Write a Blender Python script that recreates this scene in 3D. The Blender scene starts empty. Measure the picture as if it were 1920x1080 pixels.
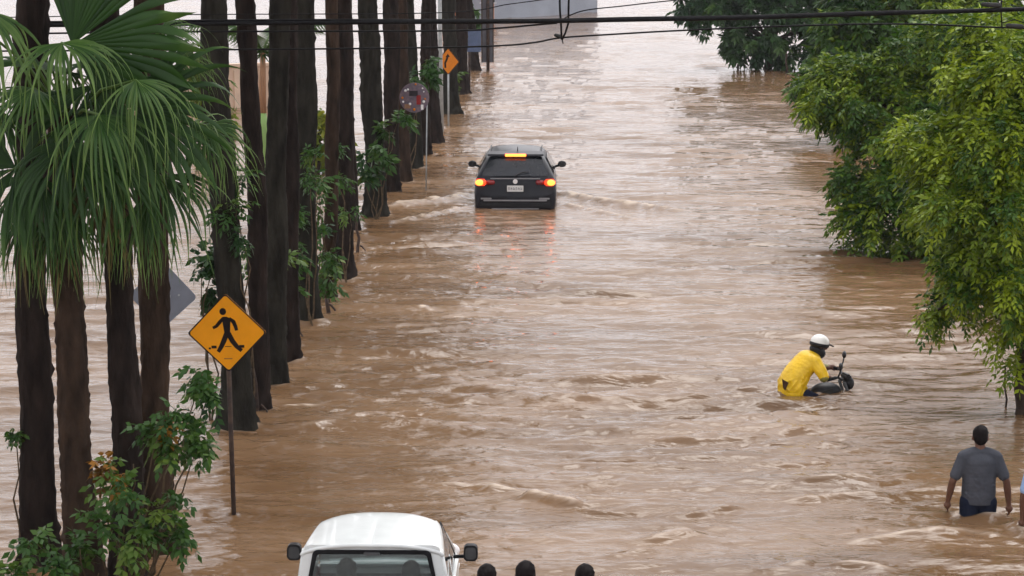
import bpy, bmesh, math, random
import numpy as np
from mathutils import Vector, Matrix

R = math.radians
PI = math.pi
scene = bpy.context.scene
C = scene.collection

# ------------------------------------------------------------------ camera
CAM_H = 6.4
PITCH = R(9.95)
FOC = 4000.0                       # focal length in photo pixels (1920 wide)
cam_d = bpy.data.cameras.new('camera')
cam_d.sensor_width = 36.0
cam_d.lens = FOC / 1920.0 * 36.0
cam_d.clip_start = 0.1
cam_d.clip_end = 6000
cam = bpy.data.objects.new('camera', cam_d)
cam.location = (0, 0, CAM_H)
cam.rotation_euler = (PI / 2 - PITCH, 0, 0)
C.objects.link(cam)
scene.camera = cam

# ------------------------------------------------------------------ sky (flat overcast)
SUN_EL, SUN_AZ = R(62), R(20)      # sun high, ahead of the camera and to the right
world = bpy.data.worlds.new('World')
scene.world = world
world.use_nodes = True
wn = world.node_tree.nodes
wl = world.node_tree.links
wn.clear()
w_out = wn.new('ShaderNodeOutputWorld')
w_bg = wn.new('ShaderNodeBackground')
w_sky = wn.new('ShaderNodeTexSky')
w_sky.sky_type = 'NISHITA'
w_sky.sun_disc = False
w_sky.sun_elevation = SUN_EL
w_sky.sun_rotation = SUN_AZ
w_sky.air_density = 1.6
w_sky.dust_density = 6.0
w_sky.ozone_density = 1.0
w_hsv = wn.new('ShaderNodeHueSaturation')
w_hsv.inputs['Saturation'].default_value = 0.22
w_mix = wn.new('ShaderNodeMix')
w_mix.data_type = 'RGBA'
w_mix.inputs[0].default_value = 0.6
w_mix.inputs[7].default_value = (10.0, 9.7, 10.15, 1)     # even cloud deck
wl.new(w_sky.outputs[0], w_hsv.inputs['Color'])
wl.new(w_hsv.outputs[0], w_mix.inputs[6])
wl.new(w_mix.outputs[2], w_bg.inputs[0])
w_bg.inputs[1].default_value = 0.10
wl.new(w_bg.outputs[0], w_out.inputs[0])

sun_d = bpy.data.lights.new('sun', 'SUN')
sun_d.energy = 0.5
sun_d.angle = R(25)
sun_d.color = (1.0, 0.965, 0.92)
sun = bpy.data.objects.new('sun', sun_d)
sd = Vector((math.sin(SUN_AZ) * math.cos(SUN_EL), math.cos(SUN_AZ) * math.cos(SUN_EL), math.sin(SUN_EL)))
sun.rotation_euler = sd.to_track_quat('Z', 'Y').to_euler()
C.objects.link(sun)

scene.view_settings.view_transform = 'Standard'
scene.view_settings.look = 'None'
scene.view_settings.gamma = 1
scene.view_settings.exposure = 0.9
scene.view_settings.use_curve_mapping = False
scene.render.engine = 'CYCLES'
scene.cycles.use_denoising = True
scene.cycles.use_adaptive_sampling = True
scene.cycles.adaptive_threshold = 0.02
scene.cycles.max_bounces = 6
scene.cycles.volume_bounces = 0
scene.cycles.transparent_max_bounces = 8
scene.cycles.sample_clamp_indirect = 6

# ------------------------------------------------------------------ helpers: where things stand
CP, SP = math.cos(PITCH), math.sin(PITCH)

def ray(u, v):
    d = (u - 960) / FOC
    e = (v - 540) / FOC
    return Vector((d, CP - e * SP, -SP - e * CP))

def G(u, v, z=0.0):
    """the point at height z seen along photo direction (u, v)"""
    r = ray(u, v)
    t = (z - CAM_H) / r.z
    return Vector((r.x * t, r.y * t, z))

def AT(u, v, Y):
    """the point at distance Y down the street seen along photo direction (u, v)"""
    r = ray(u, v)
    t = Y / r.y
    return Vector((r.x * t, Y, CAM_H + r.z * t))

def PX(p):
    """photo pixels per metre at a point"""
    return FOC / (p.y * CP + (CAM_H - p.z) * SP)

ROAD = R(1.97)                     # street runs this far to the right of straight ahead
def bed(x, y):
    """depth of the street under the water"""
    t = min(1, max(0, (y - 36) / 9.0))
    dip = 0.11 * math.exp(-((x - 4.0) ** 2 + (y - 29.0) ** 2) / 3.0)
    return -0.74 + 0.36 * (t * t * (3 - 2 * t)) - dip

# ------------------------------------------------------------------ helpers: objects
def link(o, parent=None):
    C.objects.link(o)
    if parent is not None:
        o.parent = parent
    return o

def tag(o, label=None, cat=None, group=None, kind=None):
    if label: o['label'] = label
    if cat: o['category'] = cat
    if group: o['group'] = group
    if kind: o['kind'] = kind
    return o

def empty(name, loc, label, cat, rz=0.0, group=None, rx=0.0, ry=0.0):
    o = bpy.data.objects.new(name, None)
    o.location = loc
    o.rotation_euler = (rx, ry, rz)
    o.empty_display_size = 0.2
    link(o)
    return tag(o, label, cat, group)

def np_mesh(name, verts, faces, smooth=True):
    verts = np.asarray(verts, dtype=np.float32)
    faces = np.asarray(faces, dtype=np.int32)
    nv, nf, k = len(verts), len(faces), faces.shape[1]
    me = bpy.data.meshes.new(name)
    me.vertices.add(nv)
    me.vertices.foreach_set('co', verts.ravel())
    me.loops.add(nf * k)
    me.loops.foreach_set('vertex_index', faces.ravel())
    me.polygons.add(nf)
    me.polygons.foreach_set('loop_start', np.arange(nf, dtype=np.int32) * k)
    me.polygons.foreach_set('loop_total', np.full(nf, k, dtype=np.int32))
    if smooth:
        me.polygons.foreach_set('use_smooth', np.ones(nf, dtype=bool))
    me.update(calc_edges=True)
    return me

class MB:
    """collects faces, then links them as one mesh object"""
    def __init__(self):
        self.v, self.f = [], []
    def add(self, vs, fs):
        b = len(self.v)
        self.v += [tuple(p) for p in vs]
        self.f += [tuple(i + b for i in f) for f in fs]
        return self
    def box(self, c, s, rot=None, bev=0.0):
        x, y, z = s[0] / 2, s[1] / 2, s[2] / 2
        if bev > 0:
            bm = bmesh.new()
            bmesh.ops.create_cube(bm, size=1)
            bmesh.ops.scale(bm, vec=s, verts=bm.verts)
            bmesh.ops.bevel(bm, geom=bm.edges[:], offset=bev, segments=2, affect='EDGES')
            vs = [v.co.copy() for v in bm.verts]
            bm.verts.index_update()
            fs = [[v.index for v in f.verts] for f in bm.faces]
            bm.free()
        else:
            vs = [Vector((a * x, b * y, d * z)) for a, b, d in
                  ((-1,-1,-1),(1,-1,-1),(1,1,-1),(-1,1,-1),(-1,-1,1),(1,-1,1),(1,1,1),(-1,1,1))]
            fs = [(3,2,1,0),(4,5,6,7),(0,1,5,4),(1,2,6,5),(2,3,7,6),(3,0,4,7)]
        if rot is not None:
            vs = [rot @ p for p in vs]
        c = Vector(c)
        return self.add([p + c for p in vs], fs)
    def tube(self, pts, radii, n=10, cap=True, flat=None):
        pts = [Vector(p) for p in pts]
        if not hasattr(radii, '__len__'):
            radii = [radii] * len(pts)
        vs, fs = [], []
        up = None
        for i, p in enumerate(pts):
            t = (pts[min(i + 1, len(pts) - 1)] - pts[max(i - 1, 0)]).normalized()
            if up is None:
                up = Vector((0, 0, 1)) if abs(t.z) < 0.9 else Vector((1, 0, 0))
            a = t.cross(up).normalized()
            b = a.cross(t).normalized()
            up = b
            for k in range(n):
                th = 2 * PI * k / n
                w = 1.0 if flat is None else flat
                vs.append(p + (a * math.cos(th) + b * math.sin(th) * w) * radii[i])
        for i in range(len(pts) - 1):
            for k in range(n):
                k2 = (k + 1) % n
                fs.append((i*n+k, i*n+k2, (i+1)*n+k2, (i+1)*n+k))
        if cap:
            fs.append(tuple(range(n - 1, -1, -1)))
            fs.append(tuple((len(pts)-1)*n + k for k in range(n)))
        return self.add(vs, fs)
    def lathe(self, prof, n=24, origin=(0,0,0), rot=None):
        """prof: list of (r, z) turned about z"""
        vs, fs = [], []
        o = Vector(origin)
        for r, z in prof:
            for k in range(n):
                th = 2 * PI * k / n
                p = Vector((r * math.cos(th), r * math.sin(th), z))
                if rot is not None: p = rot @ p
                vs.append(p + o)
        m = len(prof)
        for i in range(m - 1):
            for k in range(n):
                k2 = (k + 1) % n
                fs.append((i*n+k, i*n+k2, (i+1)*n+k2, (i+1)*n+k))
        fs.append(tuple(range(n - 1, -1, -1)))
        fs.append(tuple((m-1)*n + k for k in range(n)))
        return self.add(vs, fs)
    def ball(self, c, r, n=12, m=8, rot=None):
        c = Vector(c)
        r = Vector(r) if hasattr(r, '__len__') else Vector((r, r, r))
        vs, fs = [], []
        for i in range(m + 1):
            ph = PI * (i + 0.02) / (m + 0.04)
            for k in range(n):
                th = 2 * PI * k / n
                p = Vector((math.sin(ph)*math.cos(th)*r.x, math.sin(ph)*math.sin(th)*r.y, math.cos(ph)*r.z))
                if rot is not None: p = rot @ p
                vs.append(c + p)
        for i in range(m):
            for k in range(n):
                k2 = (k + 1) % n
                fs.append((i*n+k, (i+1)*n+k, (i+1)*n+k2, i*n+k2))
        fs.append(tuple(range(n)))
        fs.append(tuple(m*n + k for k in range(n-1, -1, -1)))
        return self.add(vs, fs)
    def cap(self, p0, r0, p1, r1, n=12):
        """tapered capsule"""
        p0, p1 = Vector(p0), Vector(p1)
        t = (p1 - p0)
        L = t.length
        t = t.normalized() if L > 1e-6 else Vector((0, 0, 1))
        q = t.to_track_quat('Z', 'Y').to_matrix()
        prof = []
        for i in range(5):
            a = PI / 2 * (1 - i / 4.0)
            prof.append((max(1e-4, r0 * math.cos(a)), -r0 * math.sin(a)))
        for i in range(5):
            a = PI / 2 * (i / 4.0)
            prof.append((max(1e-4, r1 * math.cos(a)), L + r1 * math.sin(a)))
        return self.lathe(prof, n, p0, q)
    def prism(self, poly, depth, origin=(0,0,0), rot=None):
        """poly in local x,z; extruded along local y"""
        n = len(poly)
        o = Vector(origin)
        vs = [Vector((x, 0, z)) for x, z in poly] + [Vector((x, depth, z)) for x, z in poly]
        if rot is not None: vs = [rot @ p for p in vs]
        fs = [tuple(range(n)), tuple(range(2*n-1, n-1, -1))]
        for k in range(n):
            k2 = (k + 1) % n
            fs.append((k2, k, n + k, n + k2))
        return self.add([p + o for p in vs], fs)
    def mesh(self, name, smooth=False, fixn=True):
        me = bpy.data.meshes.new(name)
        me.from_pydata(self.v, [], self.f)
        if fixn:
            bm = bmesh.new(); bm.from_mesh(me)
            bmesh.ops.recalc_face_normals(bm, faces=bm.faces)
            bm.to_mesh(me); bm.free()
        if smooth:
            me.polygons.foreach_set('use_smooth', [True] * len(me.polygons))
        me.update()
        return me
    def build(self, name, m, parent=None, smooth=False, sub=0, fixn=True):
        o = bpy.data.objects.new(name, self.mesh(name, smooth, fixn))
        o.data.materials.append(m)
        link(o, parent)
        if sub:
            md = o.modifiers.new('subdivision', 'SUBSURF')
            md.levels = sub; md.render_levels = sub
        return o

def fuse(mb, voxel, name, smooth_it=4):
    """melts overlapping shapes into one continuous surface"""
    me = mb.mesh(name)
    o = bpy.data.objects.new(name, me)
    C.objects.link(o)
    r = o.modifiers.new('remesh', 'REMESH'); r.mode = 'VOXEL'; r.voxel_size = voxel; r.use_smooth_shade = True
    s = o.modifiers.new('smooth', 'SMOOTH'); s.factor = 0.5; s.iterations = smooth_it
    dg = bpy.context.evaluated_depsgraph_get()
    out = bpy.data.meshes.new_from_object(o.evaluated_get(dg), depsgraph=dg)
    out.polygons.foreach_set('use_smooth', [True] * len(out.polygons))
    bpy.data.objects.remove(o)
    bpy.data.meshes.remove(me)
    out.name = name
    return out

def mobj(name, me, m, parent=None):
    o = bpy.data.objects.new(name, me)
    if not me.materials: me.materials.append(m)
    return link(o, parent)

# ------------------------------------------------------------------ materials
def mat(name, col, rough=0.7, var=0.25, scale=6.0, bump=0.0, bscale=40.0, metal=0.0, coat=0.0,
        col2=None, emit=None, estr=0.0, stretch=None, spec=0.5, coords='Object'):
    m = bpy.data.materials.new(name)
    m.use_nodes = True
    nt = m.node_tree
    b = nt.nodes['Principled BSDF']
    tc = nt.nodes.new('ShaderNodeTexCoord')
    mp = nt.nodes.new('ShaderNodeMapping')
    if stretch: mp.inputs['Scale'].default_value = stretch
    nt.links.new(tc.outputs[coords], mp.inputs[0])
    nz = nt.nodes.new('ShaderNodeTexNoise')
    nz.inputs['Scale'].default_value = scale
    nz.inputs['Detail'].default_value = 5
    nt.links.new(mp.outputs[0], nz.inputs['Vector'])
    rp = nt.nodes.new('ShaderNodeValToRGB')
    c2 = col2 if col2 else tuple(c * (1 + var) for c in col)
    c1 = col if col2 else tuple(c * (1 - var) for c in col)
    rp.color_ramp.elements[0].position = 0.3
    rp.color_ramp.elements[1].position = 0.7
    rp.color_ramp.elements[0].color = (*c1, 1)
    rp.color_ramp.elements[1].color = (*c2, 1)
    nt.links.new(nz.outputs['Fac'], rp.inputs[0])
    nt.links.new(rp.outputs[0], b.inputs['Base Color'])
    b.inputs['Roughness'].default_value = rough
    b.inputs['Metallic'].default_value = metal
    b.inputs['Coat Weight'].default_value = coat
    b.inputs['Specular IOR Level'].default_value = spec
    if emit:
        b.inputs['Emission Color'].default_value = (*emit, 1)
        b.inputs['Emission Strength'].default_value = estr
    if bump > 0:
        n2 = nt.nodes.new('ShaderNodeTexNoise')
        n2.inputs['Scale'].default_value = bscale
        n2.inputs['Detail'].default_value = 6
        nt.links.new(mp.outputs[0], n2.inputs['Vector'])
        bp = nt.nodes.new('ShaderNodeBump')
        bp.inputs['Strength'].default_value = 1.0
        bp.inputs['Distance'].default_value = bump
        nt.links.new(n2.outputs['Fac'], bp.inputs['Height'])
        nt.links.new(bp.outputs[0], b.inputs['Normal'])
    return m

def leaf_mat(name, c1, c2, c3, rough=0.45, trans=0.35):
    """leaf colours vary leaf by leaf through the 'tint' attribute"""
    m = bpy.data.materials.new(name)
    m.use_nodes = True
    nt = m.node_tree
    b = nt.nodes['Principled BSDF']
    at = nt.nodes.new('ShaderNodeAttribute'); at.attribute_name = 'tint'
    rp = nt.nodes.new('ShaderNodeValToRGB')
    e = rp.color_ramp.elements
    e[0].position = 0.0; e[0].color = (*c1, 1)
    e[1].position = 1.0; e[1].color = (*c3, 1)
    x = e.new(0.5); x.color = (*c2, 1)
    nt.links.new(at.outputs['Fac'], rp.inputs[0])
    nt.links.new(rp.outputs[0], b.inputs['Base Color'])
    b.inputs['Roughness'].default_value = rough
    b.inputs['Specular IOR Level'].default_value = 0.22
    tr = nt.nodes.new('ShaderNodeBsdfTranslucent')
    nt.links.new(rp.outputs[0], tr.inputs[0])
    mx = nt.nodes.new('ShaderNodeMixShader'); mx.inputs[0].default_value = trans
    nt.links.new(b.outputs[0], mx.inputs[1])
    nt.links.new(tr.outputs[0], mx.inputs[2])
    nt.links.new(mx.outputs[0], nt.nodes['Material Output'].inputs[0])
    return m

def glass_mat(name, tint, clear, film=0.0):
    m = bpy.data.materials.new(name)
    m.use_nodes = True
    nt = m.node_tree
    nt.nodes.remove(nt.nodes['Principled BSDF'])
    t = nt.nodes.new('ShaderNodeBsdfTransparent'); t.inputs[0].default_value = (*[c * clear for c in tint], 1)
    g = nt.nodes.new('ShaderNodeBsdfGlossy'); g.inputs['Roughness'].default_value = 0.03
    fr = nt.nodes.new('ShaderNodeFresnel'); fr.inputs[0].default_value = 1.5
    nz = nt.nodes.new('ShaderNodeTexNoise'); nz.inputs['Scale'].default_value = 3
    mr = nt.nodes.new('ShaderNodeMath'); mr.operation = 'MULTIPLY_ADD'
    nt.links.new(nz.outputs['Fac'], mr.inputs[0]); mr.inputs[1].default_value = 0.06
    nt.links.new(fr.outputs[0], mr.inputs[2])
    mx = nt.nodes.new('ShaderNodeMixShader')
    nt.links.new(mr.outputs[0], mx.inputs[0])
    nt.links.new(t.outputs[0], mx.inputs[1])
    nt.links.new(g.outputs[0], mx.inputs[2])
    df = nt.nodes.new('ShaderNodeBsdfDiffuse'); df.inputs[0].default_value = (0.50, 0.55, 0.57, 1)   # pale diffuse film, brightness put into the glass colour
    m3 = nt.nodes.new('ShaderNodeMixShader'); m3.inputs[0].default_value = film
    nt.links.new(mx.outputs[0], m3.inputs[1]); nt.links.new(df.outputs[0], m3.inputs[2])
    nt.links.new(m3.outputs[0], nt.nodes['Material Output'].inputs[0])
    return m

M = {}
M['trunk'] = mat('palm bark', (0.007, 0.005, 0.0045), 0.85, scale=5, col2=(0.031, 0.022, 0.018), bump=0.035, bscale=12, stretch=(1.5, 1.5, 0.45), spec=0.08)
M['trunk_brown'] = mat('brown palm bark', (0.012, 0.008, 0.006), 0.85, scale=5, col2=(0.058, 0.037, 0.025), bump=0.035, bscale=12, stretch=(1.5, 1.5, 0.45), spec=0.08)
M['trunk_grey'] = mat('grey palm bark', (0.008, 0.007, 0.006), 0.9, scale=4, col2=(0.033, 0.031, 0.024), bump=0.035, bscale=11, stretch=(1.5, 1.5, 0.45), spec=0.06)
M['bark'] = mat('tree bark', (0.025, 0.018, 0.014), 0.85, scale=9, col2=(0.075, 0.055, 0.042), bump=0.01, bscale=30, spec=0.08)
M['twig'] = mat('twig bark', (0.06, 0.045, 0.03), 0.8, scale=20, col2=(0.14, 0.10, 0.06), spec=0.08)
M['fan'] = leaf_mat('fan palm leaf', (0.008, 0.030, 0.005), (0.026, 0.072, 0.011), (0.15, 0.24, 0.06), 0.38, 0.22)
M['leaf'] = leaf_mat('tree leaf', (0.008, 0.030, 0.006), (0.045, 0.108, 0.012), (0.27, 0.35, 0.017), 0.42, 0.27)
M['leaf_far'] = leaf_mat('far tree leaf', (0.020, 0.055, 0.020), (0.045, 0.10, 0.030), (0.09, 0.16, 0.04), 0.45, 0.3)
M['shrub'] = leaf_mat('shrub leaf', (0.016, 0.050, 0.012), (0.045, 0.11, 0.020), (0.13, 0.20, 0.03), 0.4, 0.3)
M['lime'] = leaf_mat('lime leaf', (0.06, 0.11, 0.015), (0.16, 0.21, 0.02), (0.33, 0.33, 0.03), 0.45, 0.35)
M['white_paint'] = mat('white car paint', (0.68, 0.71, 0.70), 0.25, var=0.06, scale=5, coat=0.4)
M['rubber'] = mat('black rubber', (0.012, 0.012, 0.013), 0.6, var=0.3, scale=20, spec=0.08)
M['black'] = mat('black plastic', (0.016, 0.016, 0.018), 0.45, var=0.3, scale=15, spec=0.25)
M['grey_plastic'] = mat('grey plastic', (0.06, 0.062, 0.065), 0.5, var=0.2, scale=12)
M['dark_paint'] = mat('dark blue grey car paint', (0.006, 0.007, 0.012), 0.3, var=0.12, scale=4, coat=0.12, spec=0.25)
M['chrome'] = mat('chrome', (0.75, 0.76, 0.78), 0.15, var=0.05, scale=8, metal=1.0)
M['rim'] = mat('wheel rim', (0.35, 0.36, 0.38), 0.3, var=0.1, scale=8, metal=0.8)
M['dark_glass'] = mat('dark tinted glass', (0.010, 0.013, 0.018), 0.06, var=0.3, scale=3, spec=0.45)
M['glass'] = glass_mat('clear glass', (0.86, 0.92, 0.92), 0.9, 0.02)
M['rear_glass'] = glass_mat('lightened glass', (0.86, 0.92, 0.92), 0.74, 0.05)
M['red_lens'] = mat('red lamp lens', (0.28, 0.01, 0.012), 0.15, var=0.2, scale=20, coat=0.6)
M['amber_lit'] = mat('lit amber lamp', (0.9, 0.35, 0.06), 0.3, var=0.1, scale=30, emit=(1.0, 0.15, 0.022), estr=3.0)
M['amber_dim'] = mat('lit brake lamp', (0.9, 0.35, 0.06), 0.3, var=0.1, scale=30, emit=(1.0, 0.30, 0.05), estr=4.0)
M['red_lit'] = mat('lit red lens', (0.5, 0.03, 0.01), 0.2, var=0.2, scale=20, emit=(1.0, 0.045, 0.008), estr=1.3)
M['plate'] = mat('licence plate white', (0.72, 0.72, 0.70), 0.5, var=0.06, scale=10)
M['plate_ink'] = mat('licence plate ink', (0.10, 0.10, 0.12), 0.6, var=0.2, scale=40, spec=0.08)
M['sign_yellow'] = mat('sign yellow', (0.85, 0.33, 0.006), 0.4, var=0.06, scale=5, spec=0.25)
M['sign_orange'] = mat('sign orange', (0.62, 0.19, 0.008), 0.4, var=0.08, scale=5, spec=0.25)
M['sign_ink'] = mat('sign black', (0.018, 0.012, 0.012), 0.5, var=0.2, scale=20, spec=0.08)
M['sign_back'] = mat('sheet metal back', (0.17, 0.19, 0.23), 0.45, var=0.10, scale=6, metal=0.3)
M['post'] = mat('painted steel post', (0.030, 0.026, 0.026), 0.6, scale=10, col2=(0.09, 0.06, 0.045), spec=0.08)
M['pale_post'] = mat('galvanised post', (0.36, 0.38, 0.38), 0.5, var=0.15, scale=10)
M['cable'] = mat('cable sheath', (0.010, 0.010, 0.011), 0.55, var=0.3, scale=30, spec=0.08)
M['splice'] = mat('splice box', (0.03, 0.03, 0.028), 0.6, var=0.2, scale=12, spec=0.2)
M['skin'] = mat('skin', (0.125, 0.060, 0.038), 0.5, var=0.12, scale=14, spec=0.25)
M['hair'] = mat('black hair', (0.008, 0.006, 0.006), 0.6, var=0.4, scale=60, bump=0.004, bscale=90, spec=0.08)
M['grey_shirt'] = mat('grey shirt cloth', (0.062, 0.066, 0.078), 0.9, var=0.22, scale=5, bump=0.022, bscale=7, spec=0.08)
M['navy'] = mat('navy shorts cloth', (0.012, 0.016, 0.030), 0.85, var=0.3, scale=6, bump=0.008, bscale=10, spec=0.08)
M['blue_shirt'] = mat('light blue shirt cloth', (0.25, 0.36, 0.55), 0.9, var=0.15, scale=5, bump=0.006, bscale=9, spec=0.08)
M['dark_shirt'] = mat('dark shirt cloth', (0.04, 0.035, 0.04), 0.9, var=0.2, scale=5, bump=0.006, bscale=9, spec=0.08)
M['red_shirt'] = mat('maroon shirt cloth', (0.12, 0.02, 0.02), 0.9, var=0.2, scale=5, bump=0.006, bscale=9, spec=0.08)
M['poncho'] = mat('yellow raincoat', (0.80, 0.50, 0.008), 0.42, var=0.10, scale=5, bump=0.03, bscale=8)
M['poncho_wet'] = mat('olive sleeve', (0.20, 0.18, 0.04), 0.5, var=0.2, scale=8, bump=0.01, bscale=12)
M['helmet'] = mat('white helmet', (0.78, 0.77, 0.72), 0.25, var=0.04, scale=6, coat=0.5)
M['cream_wall'] = mat('cream plaster', (0.62, 0.46, 0.34), 0.9, var=0.14, scale=1.5, bump=0.006, bscale=20)
M['blue_wall'] = mat('blue grey cladding', (0.30, 0.33, 0.38), 0.7, var=0.12, scale=0.6)
M['roof_wall'] = mat('pale roof sheet', (0.55, 0.58, 0.60), 0.6, var=0.1, scale=0.6)
M['brick_wall'] = mat('terracotta plaster', (0.45, 0.16, 0.09), 0.9, var=0.2, scale=1.2)
M['blue_panel'] = mat('blue panel', (0.10, 0.14, 0.24), 0.5, var=0.15, scale=6)
M['purple'] = mat('dark mauve panel', (0.09, 0.075, 0.11), 0.5, col2=(0.20, 0.14, 0.16), scale=18)
M['bead'] = mat('white reflector', (0.85, 0.83, 0.82), 0.3, var=0.05, scale=20)
M['bed'] = mat('muddy asphalt', (0.07, 0.055, 0.04), 0.9, var=0.3, scale=1.5, bump=0.01, bscale=30)
M['crownshaft'] = mat('green crownshaft', (0.22, 0.36, 0.10), 0.45, var=0.15, scale=4, stretch=(4, 4, 0.4))
M['pale_trunk'] = mat('pale palm trunk', (0.40, 0.38, 0.34), 0.8, var=0.2, scale=6, bump=0.006, bscale=20)
M['husk'] = mat('dry palm husk', (0.32, 0.17, 0.09), 0.8, var=0.25, scale=10, stretch=(4, 4, 0.4))

# ------------------------------------------------------------------ flood water
rng = np.random.default_rng(11)

def fft_tile(N, L, lam_peak, lam_min, lam_max, wdir, spread, seed):
    r = np.random.default_rng(seed)
    k = np.fft.fftfreq(N, d=L / N) * 2 * np.pi
    kx, ky = np.meshgrid(k, k, indexing='ij')
    kk = np.sqrt(kx**2 + ky**2); kk[0, 0] = 1
    kp = 2 * np.pi / lam_peak
    A = np.exp(-0.5 * (np.log(kk / kp) / 0.62) ** 2) / kk
    A[(kk > 2*np.pi/lam_min) | (kk < 2*np.pi/lam_max)] = 0
    ang = np.arctan2(ky, kx) - wdir
    A = A * (spread + (1 - spread) * np.cos(ang) ** 2)
    F = A * (r.normal(size=(N, N)) + 1j * r.normal(size=(N, N)))
    h = np.real(np.fft.ifft2(F))
    D = np.real(np.fft.ifft2(1j * ky / kk * F))
    return h / h.std(), D / h.std()

def sample(tile, L, x, y):
    N = tile.shape[0]
    fx = (x / L) * N; fy = (y / L) * N
    ix = np.floor(fx).astype(int); iy = np.floor(fy).astype(int)
    tx = fx - ix; ty = fy - iy
    i0, i1, j0, j1 = ix % N, (ix + 1) % N, iy % N, (iy + 1) % N
    return (tile[i0, j0]*(1-tx)*(1-ty) + tile[i1, j0]*tx*(1-ty) + tile[i0, j1]*(1-tx)*ty + tile[i1, j1]*tx*ty)

def seg_dist(x, y, pts):
    """distance to a polyline and position along it (0..1)"""
    best = np.full(x.shape, 1e9); par = np.zeros(x.shape)
    n = len(pts) - 1
    for i in range(n):
        ax, ay = pts[i]; bx, by = pts[i+1]
        dx, dy = bx-ax, by-ay
        t = np.clip(((x-ax)*dx + (y-ay)*dy) / (dx*dx+dy*dy), 0, 1)
        d = np.hypot(x-(ax+t*dx), y-(ay+t*dy))
        m = d < best
        best[m] = d[m]; par[m] = (i + t[m]) / n
    return best, par

def pix_line(*uv):
    return [tuple(G(u, v)[:2]) for u, v in uv]

PALMS = [  # u, v of the foot, trunk width m, (u, v) higher up the trunk
    (70, 1050, 0.32, 62, 100), (153, 1118, 0.31, 124, 300), (240, 1088, 0.285, 205, 100), (303, 1030, 0.31, 280, 150),
    (442, 797, 0.355, 408, 100), (488, 768, 0.25, 464, 60), (512, 718, 0.29, 528, 60), (540, 672, 0.24, 546, 60),
    (579, 605, 0.35, 567, 60), (618, 556, 0.23, 622, 60), (642, 520, 0.36, 645, 60), (666, 440, 0.22, 652, 60),
    (702, 405, 0.45, 695, 60), (733, 362, 0.36, 732, 60), (757, 340, 0.30, 752, 60), (778, 315, 0.30, 770, 60),
    (798, 290, 0.26, 800, 60), (814, 268, 0.38, 809, 60), (844, 213, 0.46, 843, 40), (868, 176, 0.42, 866, 20),
    (894, 132, 0.34, 880, 20)]

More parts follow.
